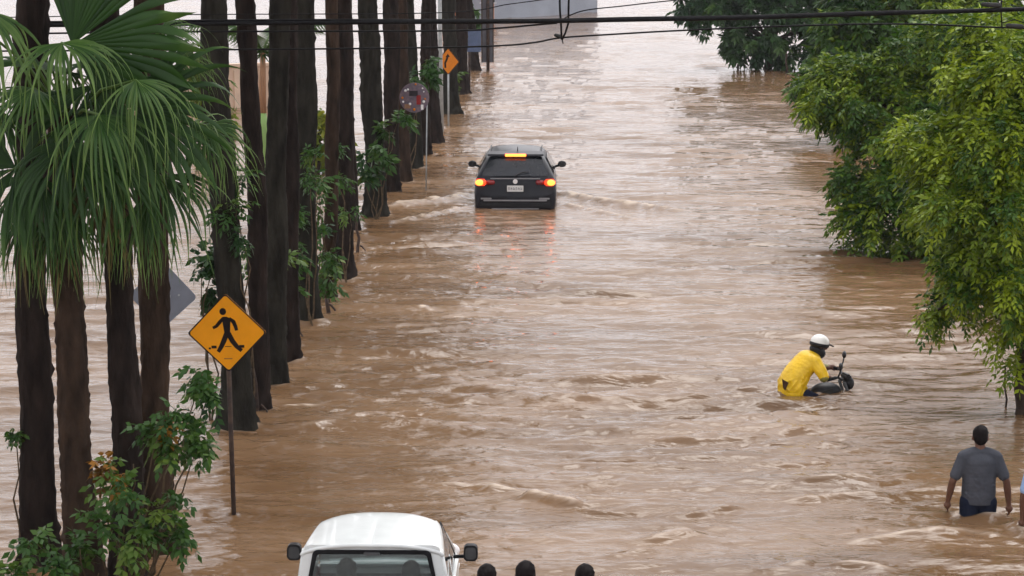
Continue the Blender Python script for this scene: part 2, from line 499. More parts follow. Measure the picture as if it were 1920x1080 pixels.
def build_water():
    v = np.arange(1215, -30, -1.42)
    e = (v - 540) / FOC
    rz = -SP - e * CP
    ry = CP - e * SP
    Yd = -CAM_H / rz * ry
    Y = np.concatenate([np.array([-60, -30, -12, 0, 6, 10]), Yd[Yd > 11.5],
                        Yd[-1] + np.array([4, 9, 16, 26, 40, 60, 100, 180, 320, 600, 1100, 2500.0])])
    nc = 760
    t = np.linspace(-1, 1, nc)
    out = np.array([0.4, 1.0, 2.2, 4.5, 9, 18, 40, 90, 200, 500, 1200, 2600.0])
    half = 0.262 * np.maximum(Y, 9) + 1.2
    X = np.concatenate([-(half[:, None] + out[::-1][None, :]), half[:, None] * t[None, :], half[:, None] + out[None, :]], axis=1)
    YY = np.repeat(Y[:, None], X.shape[1], axis=1)
    x, y = X, YY
    L1, L2, L3 = 41.0, 23.7, 67.0
    t1, d1 = fft_tile(1024, L1, 1.0, 0.22, 4.0, R(88), 0.03, 3)
    t2, d2 = fft_tile(1024, L2, 0.38, 0.09, 1.2, R(94), 0.10, 5)
    t4, _ = fft_tile(1024, 13.3, 0.17, 0.05, 0.5, R(80), 0.25, 17)
    t3, _ = fft_tile(512, L3, 9.0, 4.0, 30, R(80), 0.8, 9)
    lo = sample(t3, L3, x + 7, y)
    lo2 = sample(t3, L3, y*0.7 + 19, x*1.3)
    ampA = np.clip(1.0 + 0.42 * lo, 0.25, 2.0)
    ampB = np.clip(1.0 + 0.45 * lo2, 0.2, 2.0)
    near = np.clip((34 - y) / 14, 0, 1)                       # rougher current in the foreground
    leftc = np.clip((-x - 0.02*y + 1.5) / 5, 0, 1)
    c1 = (x * 0.40 + 0.06 * y, y + 0.25 * lo); c2 = (x * 0.52 - 0.05 * y, y)
    a1 = sample(t1, L1, *c1); a2 = sample(t2, L2, *c2)
    a1 = np.clip(a1, -2.3, 2.0); g1 = sample(d1, L1, *c1); g2 = sample(d2, L2, *c2)
    # the carriageway beyond the palms lies stiller, in patches
    pa, pb = G(475, 795), G(855, 213)
    lx = pa.x + (y - pa.y) * (pb.x - pa.x) / (pb.y - pa.y)
    still = np.clip((lx - 0.8 - x) / 1.5, 0, 1) * np.clip(0.75 + 0.5 * lo2, 0.15, 1)
    A1 = np.minimum(ampA, 1.5) * (0.0225 + 0.002 * near) * (1 - 0.72 * still); A2 = ampB * (0.0066 + 0.0022 * near + 0.001 * leftc) * (1 - 0.72 * still)
    wk = np.zeros(x.shape)
    for pts in (pix_line((892, 364), (850, 374), (790, 382), (715, 390)), pix_line((890, 386), (850, 394), (800, 405), (730, 420)), pix_line((1044, 362), (1090, 371), (1150, 381), (1300, 398)), pix_line((1046, 380), (1110, 394), (1200, 412))):
        mk = (y > 40) & (y < 58) & (np.abs(x) < 8)
        dk, _ = seg_dist(x[mk], y[mk], pts)
        wk[mk] = np.maximum(wk[mk], np.exp(-(dk / 0.8) ** 2))
    A1 = A1 * (1 - 0.75 * wk); A2 = A2 * (1 - 0.5 * wk)
    h = a1 * A1 + a2 * A2 + lo * 0.006 + sample(t4, 13.3, x * 0.75, y) * ampA * 0.0022 * (1 - 0.72 * still)
    shift = -(g1 * A1 + g2 * A2) * 1.3
    h = h + 1.5 * np.maximum(h, 0) ** 2                        # peaked crests
    foam = np.clip((a1 * ampA + 0.5 * a2 - 3.6) * 0.5, 0, 0.5) * (0.35 + 0.65 * near)
    # standing ridges of the current in the foreground
    ridges = [
        (pix_line((800, 905), (900, 912), (980, 925), (1060, 938), (1110, 952)), 0.085, 0.20, 0.55),
        (pix_line((1090, 955), (1180, 966), (1290, 966), (1400, 945), (1470, 935)), 0.040, 0.16, 0.0),
        (pix_line((1440, 918), (1500, 902), (1560, 897), (1640, 894)), 0.055, 0.20, 0.25),
        (pix_line((1470, 938), (1570, 932), (1700, 925), (1800, 905)), 0.050, 0.20, 0.15),
        (pix_line((1180, 1022), (1260, 1002), (1340, 992), (1430, 996)), 0.060, 0.2, 0.2),
        (pix_line((1150, 1045), (1230, 1030), (1330, 1032)), 0.050, 0.2, 0.1),
        (pix_line((1440, 1075), (1520, 1052), (1600, 1060), (1700, 1075)), 0.075, 0.22, 0.4),
        (pix_line((1590, 1022), (1690, 1000), (1780, 992), (1900, 1005)), 0.050, 0.22, 0.35),
        (pix_line((1560, 810), (1700, 800), (1830, 792), (1980, 778)), 0.060, 0.30, 0.0),
        (pix_line((1200, 838), (1270, 826), (1340, 826), (1440, 838)), 0.045, 0.2, 0.0),
        (pix_line((490, 754), (540, 760), (622, 756)), 0.035, 0.12, 0.9),
        (pix_line((790, 575), (812, 582)), 0.03, 0.15, 1.0),
        (pix_line((340, 905), (420, 880), (560, 862)), 0.03, 0.15, 0.25),
        (pix_line((560, 800), (680, 778), (760, 790)), 0.03, 0.15, 0.15),
        # wake of the dark car
        (pix_line((892, 364), (850, 374), (790, 382), (715, 390)), 0.20, 0.36, 0.95),
        (pix_line((890, 386), (850, 394), (800, 405), (730, 420)), 0.10, 0.28, 0.65),
        (pix_line((1044, 362), (1090, 371), (1150, 381), (1300, 398)), 0.20, 0.36, 0.95),
        (pix_line((1046, 380), (1110, 394), (1200, 412)), 0.10, 0.28, 0.6),
        (pix_line((890, 393), (1042, 393)), 0.03, 0.2, 0.25),
        (pix_line((1300, 222), (1420, 214), (1560, 210)), 0.03, 0.8, 0.0),
    ]
    wob = a2 * 0.05
    for n_r, (pts, ht, wd, fo) in enumerate(ridges):
        ht, wd = ht * 0.62, wd * 0.55
        wake = 0.15 if min(q[1] for q in pts) > 42 else 1.0          # the car's wake is smoother than the chop
        x0 = min(p[0] for p in pts) - 3; x1 = max(p[0] for p in pts) + 3
        y0 = min(p[1] for p in pts) - 3; y1 = max(p[1] for p in pts) + 3
        m = (x > x0) & (x < x1) & (y > y0) & (y < y1)
        if not m.any(): continue
        xs, ys = x[m], y[m]
        ws = wob[m] * wd * 6
        d, par = seg_dist(xs + ws, ys + wake * (0.06 * a1[m] + 0.03 * a2[m]), pts)
        fade = np.clip(np.minimum(par, 1 - par) * 5 + 0.15, 0, 1)
        h[m] += ht * np.exp(-(d / wd) ** 2) * fade * np.clip(0.75 + wake * (0.3 * a1[m] + 0.45 * a2[m]), 0, 1.6)
        foam[m] = np.maximum(foam[m], fo * np.exp(-(d / (wd * 0.42)) ** 2) * fade * np.clip(0.65 + 0.6 * wake * a2[m], 0, 1))
    # ripples round the people, the rider and the sign post
    for (u, vv, rr, hh, ff) in ((1820, 968, 0.13, 0.018, 0.55), (1848, 968, 0.13, 0.018, 0.55), (1498, 737, 0.30, 0.016, 0.30), (1560, 737, 0.16, 0.014, 0.3), (440, 965, 0.05, 0.012, 0.2), (1950, 992, 0.2, 0.03, 0.5)):
        p = G(u, vv)
        m = (np.abs(x - p.x) < 1.6) & (np.abs(y - p.y) < 1.8)
        d = np.hypot(x[m] - p.x, y[m] - p.y)
        h[m] += hh * np.exp(-((d - rr) / 0.07) ** 2) + hh * 0.6 * np.sin((d - rr) * 22) * np.exp(-np.maximum(0, d - rr) / 0.45) * (d > rr)
        foam[m] = np.maximum(foam[m], ff * np.exp(-((d - rr) / 0.05) ** 2) * np.clip(0.45 + 0.7 * a2[m], 0, 1))
    # small collars of water where trunks break the current
    for (u, vv, w, _, _) in PALMS:
        p = G(u, vv)
        m = (np.abs(x - p.x) < 1.2) & (np.abs(y - p.y) < 1.5)
        d = np.hypot(x[m] - p.x, y[m] - p.y)
        rr = w * 0.75
        h[m] += 0.022 * np.exp(-((d - rr) / 0.10) ** 2)
        foam[m] = np.maximum(foam[m], 0.35 * np.exp(-((d - rr) / 0.05) ** 2) * np.clip(0.5 + 0.6*a2[m], 0, 1))
    edge = np.ones(X.shape[1]); edge[:12] = 0; edge[-12:] = 0
    edge[12:24] = np.linspace(0, 1, 12); edge[-24:-12] = np.linspace(1, 0, 12)
    h *= edge[None, :]
    h[:6, :] = 0; h[-12:, :] = 0
    shift *= edge[None, :]; shift[:7, :] = 0; shift[-13:, :] = 0
    y = y + np.clip(shift, -0.35 * np.gradient(Y)[:, None].clip(0.02) - 0.02, 0.35 * np.gradient(Y)[:, None].clip(0.02) + 0.02)
    nr, ncol = X.shape
    verts = np.stack([x, y, h], axis=-1).reshape(-1, 3)
    i = np.arange(nr - 1)[:, None] * ncol + np.arange(ncol - 1)[None, :]
    faces = np.stack([i, i + 1, i + 1 + ncol, i + ncol], axis=-1).reshape(-1, 4)
    me = np_mesh('flood_water', verts, faces)
    at = me.attributes.new('foam', 'FLOAT', 'POINT')
    at.data.foreach_set('value', np.clip(foam, 0, 1).astype(np.float32).ravel())
    m = bpy.data.materials.new('muddy water')
    m.use_nodes = True
    nt = m.node_tree
    b = nt.nodes['Principled BSDF']
    tc = nt.nodes.new('ShaderNodeTexCoord')
    # silt streaks of slightly different brown
    mp = nt.nodes.new('ShaderNodeMapping'); mp.inputs['Scale'].default_value = (0.10, 0.28, 1)
    nt.links.new(tc.outputs['Object'], mp.inputs[0])
    nz = nt.nodes.new('ShaderNodeTexNoise'); nz.inputs['Scale'].default_value = 1.6; nz.inputs['Detail'].default_value = 6
    nz.inputs['Distortion'].default_value = 0.8
    nt.links.new(mp.outputs[0], nz.inputs['Vector'])
    rp = nt.nodes.new('ShaderNodeValToRGB')
    rp.color_ramp.elements[0].position = 0.33; rp.color_ramp.elements[0].color = (0.124, 0.069, 0.033, 1)
    rp.color_ramp.elements[1].position = 0.68; rp.color_ramp.elements[1].color = (0.225, 0.138, 0.077, 1)
    nt.links.new(nz.outputs['Fac'], rp.inputs[0])
    fo = nt.nodes.new('ShaderNodeAttribute'); fo.attribute_name = 'foam'
    fm = nt.nodes.new('ShaderNodeMix'); fm.data_type = 'RGBA'
    nt.links.new(fo.outputs['Fac'], fm.inputs[0])
    nt.links.new(rp.outputs[0], fm.inputs[6])
    fm.inputs[7].default_value = (0.74, 0.62, 0.50, 1)
    nt.links.new(fm.outputs[2], b.inputs['Base Color'])
    rr = nt.nodes.new('ShaderNodeMapRange'); rr.inputs['To Min'].default_value = 0.05; rr.inputs['To Max'].default_value = 0.7
    nt.links.new(fo.outputs['Fac'], rr.inputs[0])
    nt.links.new(rr.outputs[0], b.inputs['Roughness'])
    b.inputs['IOR'].default_value = 1.333
    m2 = nt.nodes.new('ShaderNodeMapping'); m2.inputs['Scale'].default_value = (0.55, 1.4, 1)
    nt.links.new(tc.outputs['Object'], m2.inputs[0])
    n2 = nt.nodes.new('ShaderNodeTexNoise'); n2.inputs['Scale'].default_value = 3.6; n2.inputs['Detail'].default_value = 5
    n2.inputs['Distortion'].default_value = 0.5
    nt.links.new(m2.outputs[0], n2.inputs['Vector'])
    bp = nt.nodes.new('ShaderNodeBump'); bp.inputs['Strength'].default_value = 1.0; bp.inputs['Distance'].default_value = 0.045
    nt.links.new(n2.outputs['Fac'], bp.inputs['Height'])
    nt.links.new(bp.outputs[0], b.inputs['Normal'])
    o = mobj('flood_water', me, m)
    tag(o, 'brown flood water covering the whole street with choppy ripples', 'water', kind='structure')

build_water()

# street bed under the water
mb = MB()
ys = [-60, 0, 20, 36, 38, 40, 42, 44, 46, 60, 120, 300, 2600]
xs = [-2600, -60, -20, -8, 0, 8, 20, 60, 2600]
vs = [(x, y, bed(x, y) - 0.02) for y in ys for x in xs]
fs = [(j*len(xs)+i, j*len(xs)+i+1, (j+1)*len(xs)+i+1, (j+1)*len(xs)+i) for j in range(len(ys)-1) for i in range(len(xs)-1)]
o = mb.add(vs, fs).build('street', M['bed'])
tag(o, 'asphalt street lying under the flood water', 'street', kind='structure')

# ------------------------------------------------------------------ palms of the median
def fan_frond(base, hub, axis, normal, Rr, spread=200, nseg=30, droop=0.6, seed=0, split=0.45, steps=9, base_t=0.42):
    """a costapalmate leaf: petiole from base to hub, folded blade that splits into hanging tips"""
    r = random.Random(seed)
    base, hub = Vector(base), Vector(hub)
    a = Vector(axis).normalized()
    n = Vector(normal)
    b = a.cross(n).normalized()
    n = b.cross(a).normalized()
    down = Vector((0, 0, -1))
    vs, fs, tint = [], [], []
    mid = (base + hub) / 2 + Vector((0, 0, (hub - base).length * 0.12))
    mbp = MB().tube([base, mid, hub, hub + a * 0.12], [0.022, 0.016, 0.012, 0.006], 6)
    vs += mbp.v; fs += mbp.f; tint += [0.75] * len(mbp.v)
    half = R(spread) / 2
    dth = 2 * half / nseg
    for i in range(nseg):
        th = -half + (i + 0.5) * dth
        d0 = (a * math.cos(th) + b * math.sin(th)).normalized()
        lat = (-a * math.sin(th) + b * math.cos(th)).normalized()
        fold = n * (0.16 * Rr * dth)
        L = Rr * (0.80 + 0.20 * math.cos(th * 0.9)) * r.uniform(0.72, 1.15)
        if r.random() < 0.07: continue
        p = hub.copy()
        segn = r.uniform(-0.35, 0.35)
        tt = min(1, max(0, base_t + r.uniform(-0.15, 0.2)))
        st = len(vs)
        own = droop * r.uniform(0.55, 1.35)
        wob = lat * r.uniform(-0.25, 0.25)
        for j in range(steps + 1):
            t = j / steps
            q = max(0.0, (t - split * 0.75) / (1 - split * 0.75))
            mixd = min(0.97, own * (q ** 0.9) * 1.25 + 0.10 * own * t)
            d = (d0 * (1 - mixd) + down * mixd + wob * q).normalized()
            if j > 0:
                p = p + d * (L / steps)
            w = (t * Rr) * math.tan(dth / 2) * 1.03 if t <= split else split * Rr * math.tan(dth / 2) * 0.92 * (1 - (t - split) / (1 - split)) ** 0.75
            w = max(w, 0.0015)
            tw = lat * math.cos(segn * q * 4) + n * math.sin(segn * q * 4)
            fo = fold * (1 - q) * min(1, t * 3)
            vs += [p - tw * w, p + fo, p + tw * w]
            tn = min(1, tt + 0.55 * q * r.uniform(0.5, 1.3))  # light catching the hanging tips is put into their paler tint
            tint += [tn, tn * 0.9 + 0.05, tn]
        for j in range(steps):
            s = st + j * 3
            fs += [(s, s+1, s+4, s+3), (s+1, s+2, s+5, s+4)]
    return vs, fs, tint

def tinted_mesh(name, vs, fs, tint, m, smooth=True):
    me = bpy.data.meshes.new(name)
    me.from_pydata([tuple(v) for v in vs], [], fs)
    if smooth: me.polygons.foreach_set('use_smooth', [True] * len(me.polygons))
    at = me.attributes.new('tint', 'FLOAT', 'POINT')
    at.data.foreach_set('value', tint)
    me.materials.append(m)
    return me

# one crown shared by the tall palms (their heads are above the picture)
cv, cf, ct = [], [], []
rr_ = random.Random(4)
for i in range(26):
    az = i * 2.39996
    el = R(75 - 110 * (i / 26.0))
    d = Vector((math.cos(az)*math.cos(el), math.sin(az)*math.cos(el), math.sin(el)))
    hub = d * rr_.uniform(0.7, 1.0)
    a, b, c = fan_frond((0, 0, 0), hub, d + Vector((0, 0, -0.2)), Vector((0, 0, 1)) + d * 0.2, 0.95, 200, 18, 0.6, i, steps=5)
    k = len(cv)
    cv += list(a); cf += [tuple(x + k for x in f) for f in b]; ct += c
crown_me = tinted_mesh('palm_crown', cv, cf, ct, M['fan'])

ORD = ['first', 'second', 'third', 'fourth', 'fifth', 'sixth', 'seventh', 'eighth', 'ninth', 'tenth', 'eleventh', 'twelfth',
       'thirteenth', 'fourteenth', 'fifteenth', 'sixteenth', 'seventeenth', 'eighteenth', 'nineteenth', 'twentieth', 'twenty-first']
palm_labels = [
    'dark palm trunk nearest the left edge of the picture, rising out of a shrub',
    'fan palm with brown trunk and low drooping green fronds at the left',
    'dark palm trunk behind the leafy shrub, third from the left edge',
    'dark palm trunk with flared foot just left of the grey sign back',
    'thick dark palm trunk standing right behind the yellow pedestrian sign',
    'thin crooked palm trunk just right of the yellow pedestrian sign',
    'palm trunk with a broad flared foot, next behind the thin crooked one',
    'slim palm trunk tucked behind the broad flared foot of another palm',
    'stout straight palm trunk with flared foot, ninth from the left edge',
    'slim palm trunk wrapped in green creeper, tenth palm counted from the left edge',
    'stout palm trunk, eleventh from the left edge, right of the creeper-clad slim one',
    'slim palm trunk between two stout ones, twelfth from the left edge',
    'thick palm trunk with wide foot just left of the dark car\'s wake',
]
for i in range(13, 21):
    palm_labels.append('%s palm from the left edge in the row receding past the dark car' % ORD[i])

def palm_trunk(base, top, r0, seed, wz, flare=0.55, n=24, rings=130):
    """rough trunk: ring scars, old leaf bases, fissures and a swollen foot at the water (height wz)"""
    r = random.Random(seed)
    ph = [r.uniform(0, 6.28) for _ in range(10)]
    vs, fs = [], []
    d = top - base
    H = d.z
    fl = flare * r.uniform(0.75, 1.25)
    for j in range(rings + 1):
        t = (j / rings) ** 1.15
        z = t * H
        c = base + d * t
        zz = z - wz                   # height over the water
        rad = r0 * (1 + fl * min(1.6, math.exp(-zz / 0.30)) - 0.08 * t)
        rad *= 1 + 0.045 * math.sin(zz * 1.7 + ph[0]) + 0.03 * math.sin(zz * 4.3 + ph[1]) + r.uniform(-0.03, 0.03)
        off = Vector((0.035 * math.sin(zz * 0.8 + ph[3]) + 0.012 * math.sin(zz * 2.9 + ph[8]), 0.03 * math.sin(zz * 1.1 + ph[4]), 0))
        for k in range(n):
            th = 2 * PI * k / n
            saw = ((zz * 4.5 + 3 * th / (2 * PI) + ph[9]) % 1.0)
            g = 1 + 0.05 * math.sin(3 * th + ph[5] + zz * 0.7) + 0.03 * math.sin(7 * th + ph[6] - zz) + r.uniform(-0.045, 0.045) + 0.05 * (saw - 0.5)
            if r.random() < 0.012: g += 0.14
            g += 0.12 * math.exp(-max(0, zz) / 0.25) * math.sin(5 * th + ph[7])
            vs.append(c + off + Vector((math.cos(th), math.sin(th), 0)) * rad * g)
    for j in range(rings):
        for k in range(n):
            k2 = (k + 1) % n
            fs.append((j*n+k, j*n+k2, (j+1)*n+k2, (j+1)*n+k))
    return MB().add(vs, fs)

for i, (u, v, w, ut, vt) in enumerate(PALMS):
    b0 = G(u, v)
    bz = bed(b0.x, b0.y)
    tp = AT(ut, vt, b0.y)
    lean = (tp.x - b0.x) / tp.z
    foot = Vector((b0.x, b0.y, 0))
    H = 4.85 if i == 1 else 8.6 + (i * 37 % 10) * 0.14
    if i == 1:
        H = AT(126, 215, b0.y).z
    name = 'fan_palm' if i == 1 else 'palm_tree'
    root = empty(name, (foot.x, foot.y, bz), palm_labels[i], 'palm', group='palms along the median')
    base = Vector((-lean * bz * -1, 0, 0))
    base = Vector((lean * bz, 0, 0))
    top = Vector((lean * H, 0, H - bz))
    mbt = palm_trunk(Vector((0, 0, 0)) + base, top, w / 2, i, -bz)
    # heights in palm_trunk are over the water: the foot lies bz under it
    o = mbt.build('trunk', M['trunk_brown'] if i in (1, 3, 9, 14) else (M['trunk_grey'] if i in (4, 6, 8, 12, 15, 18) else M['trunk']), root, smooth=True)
    if i != 1:
        c = bpy.data.objects.new('crown', crown_me)
        c.location = top
        c.rotation_euler = (0, 0, i * 1.3)
        s = 1.0 + (i * 29 % 7) * 0.03
        c.scale = (s, s, s)
        link(c, root)
    else:
        fan_root = root

# fronds of the near fan palm, each a part
fy = fan_root.location.y
heart = AT(128, 235, fy)
FR = [ # hub u, v, forward offset, axis(x right, y away, z up), normal, radius, spread, droop, fused share, tint
    (116, 80, -0.60, (0.55, -0.60, -0.30), (0.3, -0.5, 0.8), 1.10, 190, 0.95, 0.30, 0.55),
    (135, 84, -0.10, (0.80, -0.10, 0.38), (-0.1, -1, 0.15), 1.22, 175, 0.22, 0.80, 0.16),
    (262, 200, -0.20, (0.80, -0.20, -0.28), (0.1, -0.95, 0.3), 1.05, 190, 0.40, 0.62, 0.14),
    (30, 315, -0.30, (-0.80, -0.30, -0.35), (-0.2, -0.9, 0.3), 0.95, 180, 0.55, 0.62, 0.15),
    (-25, 60, -0.10, (-0.55, -0.2, -0.15), (0, -0.8, 0.6), 0.95, 190, 0.85, 0.40, 0.55),
    (130, 265, -0.45, (-0.05, -0.50, -0.80), (0, -0.8, 0.5), 1.15, 160, 0.9, 0.45, 0.18),
    (75, 330, -0.35, (-0.25, -0.40, -0.85), (0, -0.8, 0.5), 1.05, 150, 0.95, 0.42, 0.22),
    (215, 300, -0.38, (0.30, -0.40, -0.85), (0, -0.8, 0.5), 1.10, 150, 0.95, 0.40, 0.30),
    (345, 255, 0.10, (0.92, 0.0, -0.15), (0.1, -0.7, 0.7), 0.85, 150, 0.75, 0.35, 0.50),
    (255, 150, -0.50, (0.55, -0.55, -0.40), (0.3, -0.5, 0.7), 1.05, 150, 0.95, 0.28, 0.55),
    (180, 120, 0.40, (0.35, 0.75, 0.30), (0, 0.3, 0.9), 1.0, 190, 0.6, 0.45, 0.35),
    (80, 130, 0.40, (-0.45, 0.75, 0.20), (0, 0.3, 0.9), 1.0, 190, 0.6, 0.45, 0.35),
    (120, 395, -0.22, (0.0, -0.25, -0.95), (0, -0.9, 0.3), 0.85, 130, 1.0, 0.35, 0.35),
    (262, 390, -0.10, (0.15, -0.20, -0.95), (0, -0.9, 0.3), 0.82, 130, 1.0, 0.35, 0.45),
    (50, 410, -0.15, (-0.15, -0.20, -0.95), (0, -0.9, 0.3), 0.75, 120, 1.0, 0.35, 0.35),
    (185, 215, -0.62, (0.35, -0.70, -0.45), (0.2, -0.5, 0.7), 1.05, 170, 0.95, 0.35, 0.40),
    (62, 165, -0.50, (-0.55, -0.55, -0.35), (-0.3, -0.5, 0.7), 1.05, 170, 0.9, 0.32, 0.45),
    (300, 330, -0.05, (0.50, -0.20, -0.80), (0.2, -0.8, 0.4), 0.95, 140, 0.9, 0.45, 0.25),
    (170, 160, -0.15, (0.30, -0.30, -0.85), (0, -0.95, 0.3), 1.10, 200, 0.5, 0.70, 0.10),
    (-10, 200, -0.10, (-0.30, -0.3, -0.70), (0, -0.9, 0.3), 0.95, 160, 0.9, 0.40, 0.35),
    (385, 235, 0.05, (0.55, -0.15, -0.65), (0.2, -0.8, 0.5), 0.85, 150, 0.85, 0.35, 0.5),
    (-20, 20, -0.30, (-0.10, -0.4, -0.60), (0, -0.8, 0.5), 1.15, 160, 0.9, 0.35, 0.55),
    (330, 110, 0.10, (0.80, -0.1, -0.25), (0.1, -0.7, 0.6), 0.70, 140, 0.9, 0.30, 0.6),
    (300, 60, 0.20, (0.80, 0.2, 0.10), (0.0, -0.6, 0.7), 0.75, 130, 0.85, 0.30, 0.55),
]
M['dry'] = leaf_mat('dry palm leaf', (0.035, 0.028, 0.012), (0.09, 0.07, 0.028), (0.20, 0.17, 0.06), 0.6, 0.15)
for k, (u, v, dy, ax) in enumerate(((140, 330, -0.12, (0.05, -0.2, -1)), (205, 370, -0.05, (0.2, -0.15, -1)), (85, 380, -0.05, (-0.15, -0.15, -1)))):
    hub = AT(u, v, fy + dy) - fan_root.location
    vs, fs, tn = fan_frond(heart - fan_root.location, hub, ax, (0, -0.9, 0.3), 0.95, 110, 22, 1.0, 300 + k, steps=10, split=0.35, base_t=0.4)
    link(bpy.data.objects.new('dry_frond', tinted_mesh('dry_frond', vs, fs, tn, M['dry'])), fan_root)
for k, (u, v, dy, ax, nn, Rr, sp, dr, spl, bt) in enumerate(FR):
    hub = AT(u, v, fy + dy) - fan_root.location
    vs, fs, tn = fan_frond(heart - fan_root.location, hub, ax, nn, Rr, sp, 32, min(1.0, dr + 0.08), 100 + k, steps=11, split=spl, base_t=bt)
    o = bpy.data.objects.new('frond', tinted_mesh('frond', vs, fs, tn, M['fan']))
    link(o, fan_root)

# ------------------------------------------------------------------ foliage
def leaflet_quads(P, D, Lr, L, W, tint):
    """many pointed leaves at once: P base, D direction, Lr sideways, lengths, widths"""
    n = len(P)
    v = np.empty((n, 4, 3))
    v[:, 0] = P
    v[:, 1] = P + D * (L * 0.45)[:, None] + Lr * (W * 0.5)[:, None]
    v[:, 2] = P + D * L[:, None]
    v[:, 3] = P + D * (L * 0.45)[:, None] - Lr * (W * 0.5)[:, None]
    return v.reshape(-1, 3), np.arange(n * 4).reshape(n, 4), np.repeat(tint, 4)

def norm(a):
    return a / np.maximum(1e-9, np.linalg.norm(a, axis=-1, keepdims=True))

def foliage(lobes, density, seed, leaf_len=0.13, leaf_w=0.045, pairs=5, rach=0.32, fill=0.5, bright=0.5, hang=0.55):
    """lobes: (cx, cy, cz, r, flat) -> one leaf mesh of drooping compound leaves"""
    r = np.random.default_rng(seed)
    Ps, Ds, Ts = [], [], []
    per = 9
    for (cx, cy, cz, rad, flat) in lobes:
        n = max(3, int(density * 4 * np.pi * rad * rad / per))
        d = norm(r.normal(size=(n, 3)))
        rr = np.where(r.random(n) < fill, r.uniform(0.40, 0.8, n), r.uniform(0.78, 1.0, n))
        ph = r.uniform(0, 6.28, 6)
        lump = 1 + 0.13*np.sin(4*d[:,0]+ph[0]) + 0.12*np.sin(5*d[:,2]+ph[1]) + 0.12*np.sin(4*d[:,1]+ph[2]+2*d[:,0]) \
                 + 0.09*np.sin(9*d[:,0]+ph[3]+5*d[:,2]) + 0.09*np.sin(10*d[:,1]+ph[4]-7*d[:,2])
        keep = (lump + r.normal(0, 0.06, n)) > 0.90
        d, rr, lump = d[keep], rr[keep], lump[keep]
        n = len(d)
        c = np.array([cx, cy, cz]) + d * (rad * rr * lump)[:, None] * np.array([1, 1, flat])
        base = np.clip(bright + r.normal(0, 0.10), 0.05, 0.95)
        tc = np.clip(base + r.normal(0, 0.18, n), 0, 1)
        # each clump is a rosette of leaves drooping from one twig end
        az = (np.arange(per) * 2.39996)[None, :] + r.uniform(0, 6.28, n)[:, None]
        tilt = np.sqrt((np.arange(per) + 0.5) / per)[None, :] * 1.25 + r.normal(0, 0.12, (n, per))
        ax = norm(d * np.array([1, 1, 0.7]) + np.array([0, 0, 0.25]))
        e1 = norm(np.cross(ax, np.array([0.3, 0.2, 1.0]))); e2 = np.cross(ax, e1)
        dd = ax[:, None, :] * np.cos(tilt)[..., None] + (e1[:, None, :] * np.cos(az)[..., None] + e2[:, None, :] * np.sin(az)[..., None]) * np.sin(tilt)[..., None]
        dd = norm(dd + np.array([0, 0, -hang]) + r.normal(0, 0.10, (n, per, 3)))
        Ps.append((c[:, None, :] + r.normal(0, 0.12 * rach, (n, per, 3))).reshape(-1, 3))
        Ds.append(dd.reshape(-1, 3))
        Ts.append(np.clip(tc[:, None] + r.normal(0, 0.08, (n, per)), 0, 1).reshape(-1))
    P = np.concatenate(Ps); D = np.concatenate(Ds); T = np.concatenate(Ts)
    n = len(P)
    size = r.uniform(0.75, 1.25, n)
    side = norm(np.cross(D, np.array([0, 0, 1.0]) + r.normal(0, 0.2, (n, 3))))
    AP, AD, AL, ALen, AW, AT_ = [], [], [], [], [], []
    down = np.array([0, 0, -1.0])
    for j in range(pairs):
        t = (j + 0.6) / pairs
        q = P + D * (rach * t * size)[:, None] + down * (rach * 0.35 * t * t * size)[:, None]
        for s in (-1, 1):
            dd = norm(D * 0.55 + side * s * 0.85 + down * 0.45 + r.normal(0, 0.18, (n, 3)))
            ll = norm(np.cross(dd, norm(r.normal(0, 0.5, (n, 3)) + np.cross(side, D))))
            AP.append(q); AD.append(dd); AL.append(ll)
            ALen.append(leaf_len * size * r.uniform(0.8, 1.15, n)); AW.append(leaf_w * size * r.uniform(0.8, 1.2, n))
            AT_.append(np.clip(T + r.normal(0, 0.07, n), 0, 1))
    q = P + D * (rach * size)[:, None] + down * (rach * 0.35 * size)[:, None]
    dd = norm(D + down * 0.8 + r.normal(0, 0.15, (n, 3)))
    AP.append(q); AD.append(dd); AL.append(norm(np.cross(dd, r.normal(0, 1, (n, 3)))))
    ALen.append(leaf_len * size * 1.1); AW.append(leaf_w * size); AT_.append(T)
    return leaflet_quads(*(np.concatenate(a) for a in (AP, AD, AL, ALen, AW, AT_)))

def leaf_obj(name, data, m, parent, origin):
    v, f, t = data
    me = np_mesh(name, v - np.array(origin), f, smooth=False)
    at = me.attributes.new('tint', 'FLOAT', 'POINT')
    at.data.foreach_set('value', t.astype(np.float32))
    return mobj(name, me, m, parent)

def limb(mb, a, b, r0, r1, seed, sag=0.12, n=8):
    r = random.Random(seed)
    a, b = Vector(a), Vector(b)
    pts, rad = [], []
    for j in range(9):
        t = j / 8
        p = a.lerp(b, t)
        p.z += math.sin(t * PI) * (b - a).length * sag
        if 0 < j < 8:
            p += Vector((r.uniform(-1, 1), r.uniform(-1, 1), r.uniform(-1, 1))) * (b - a).length * 0.025
        pts.append(p); rad.append(r0 + (r1 - r0) * t)
    mb.tube(pts, rad, n)

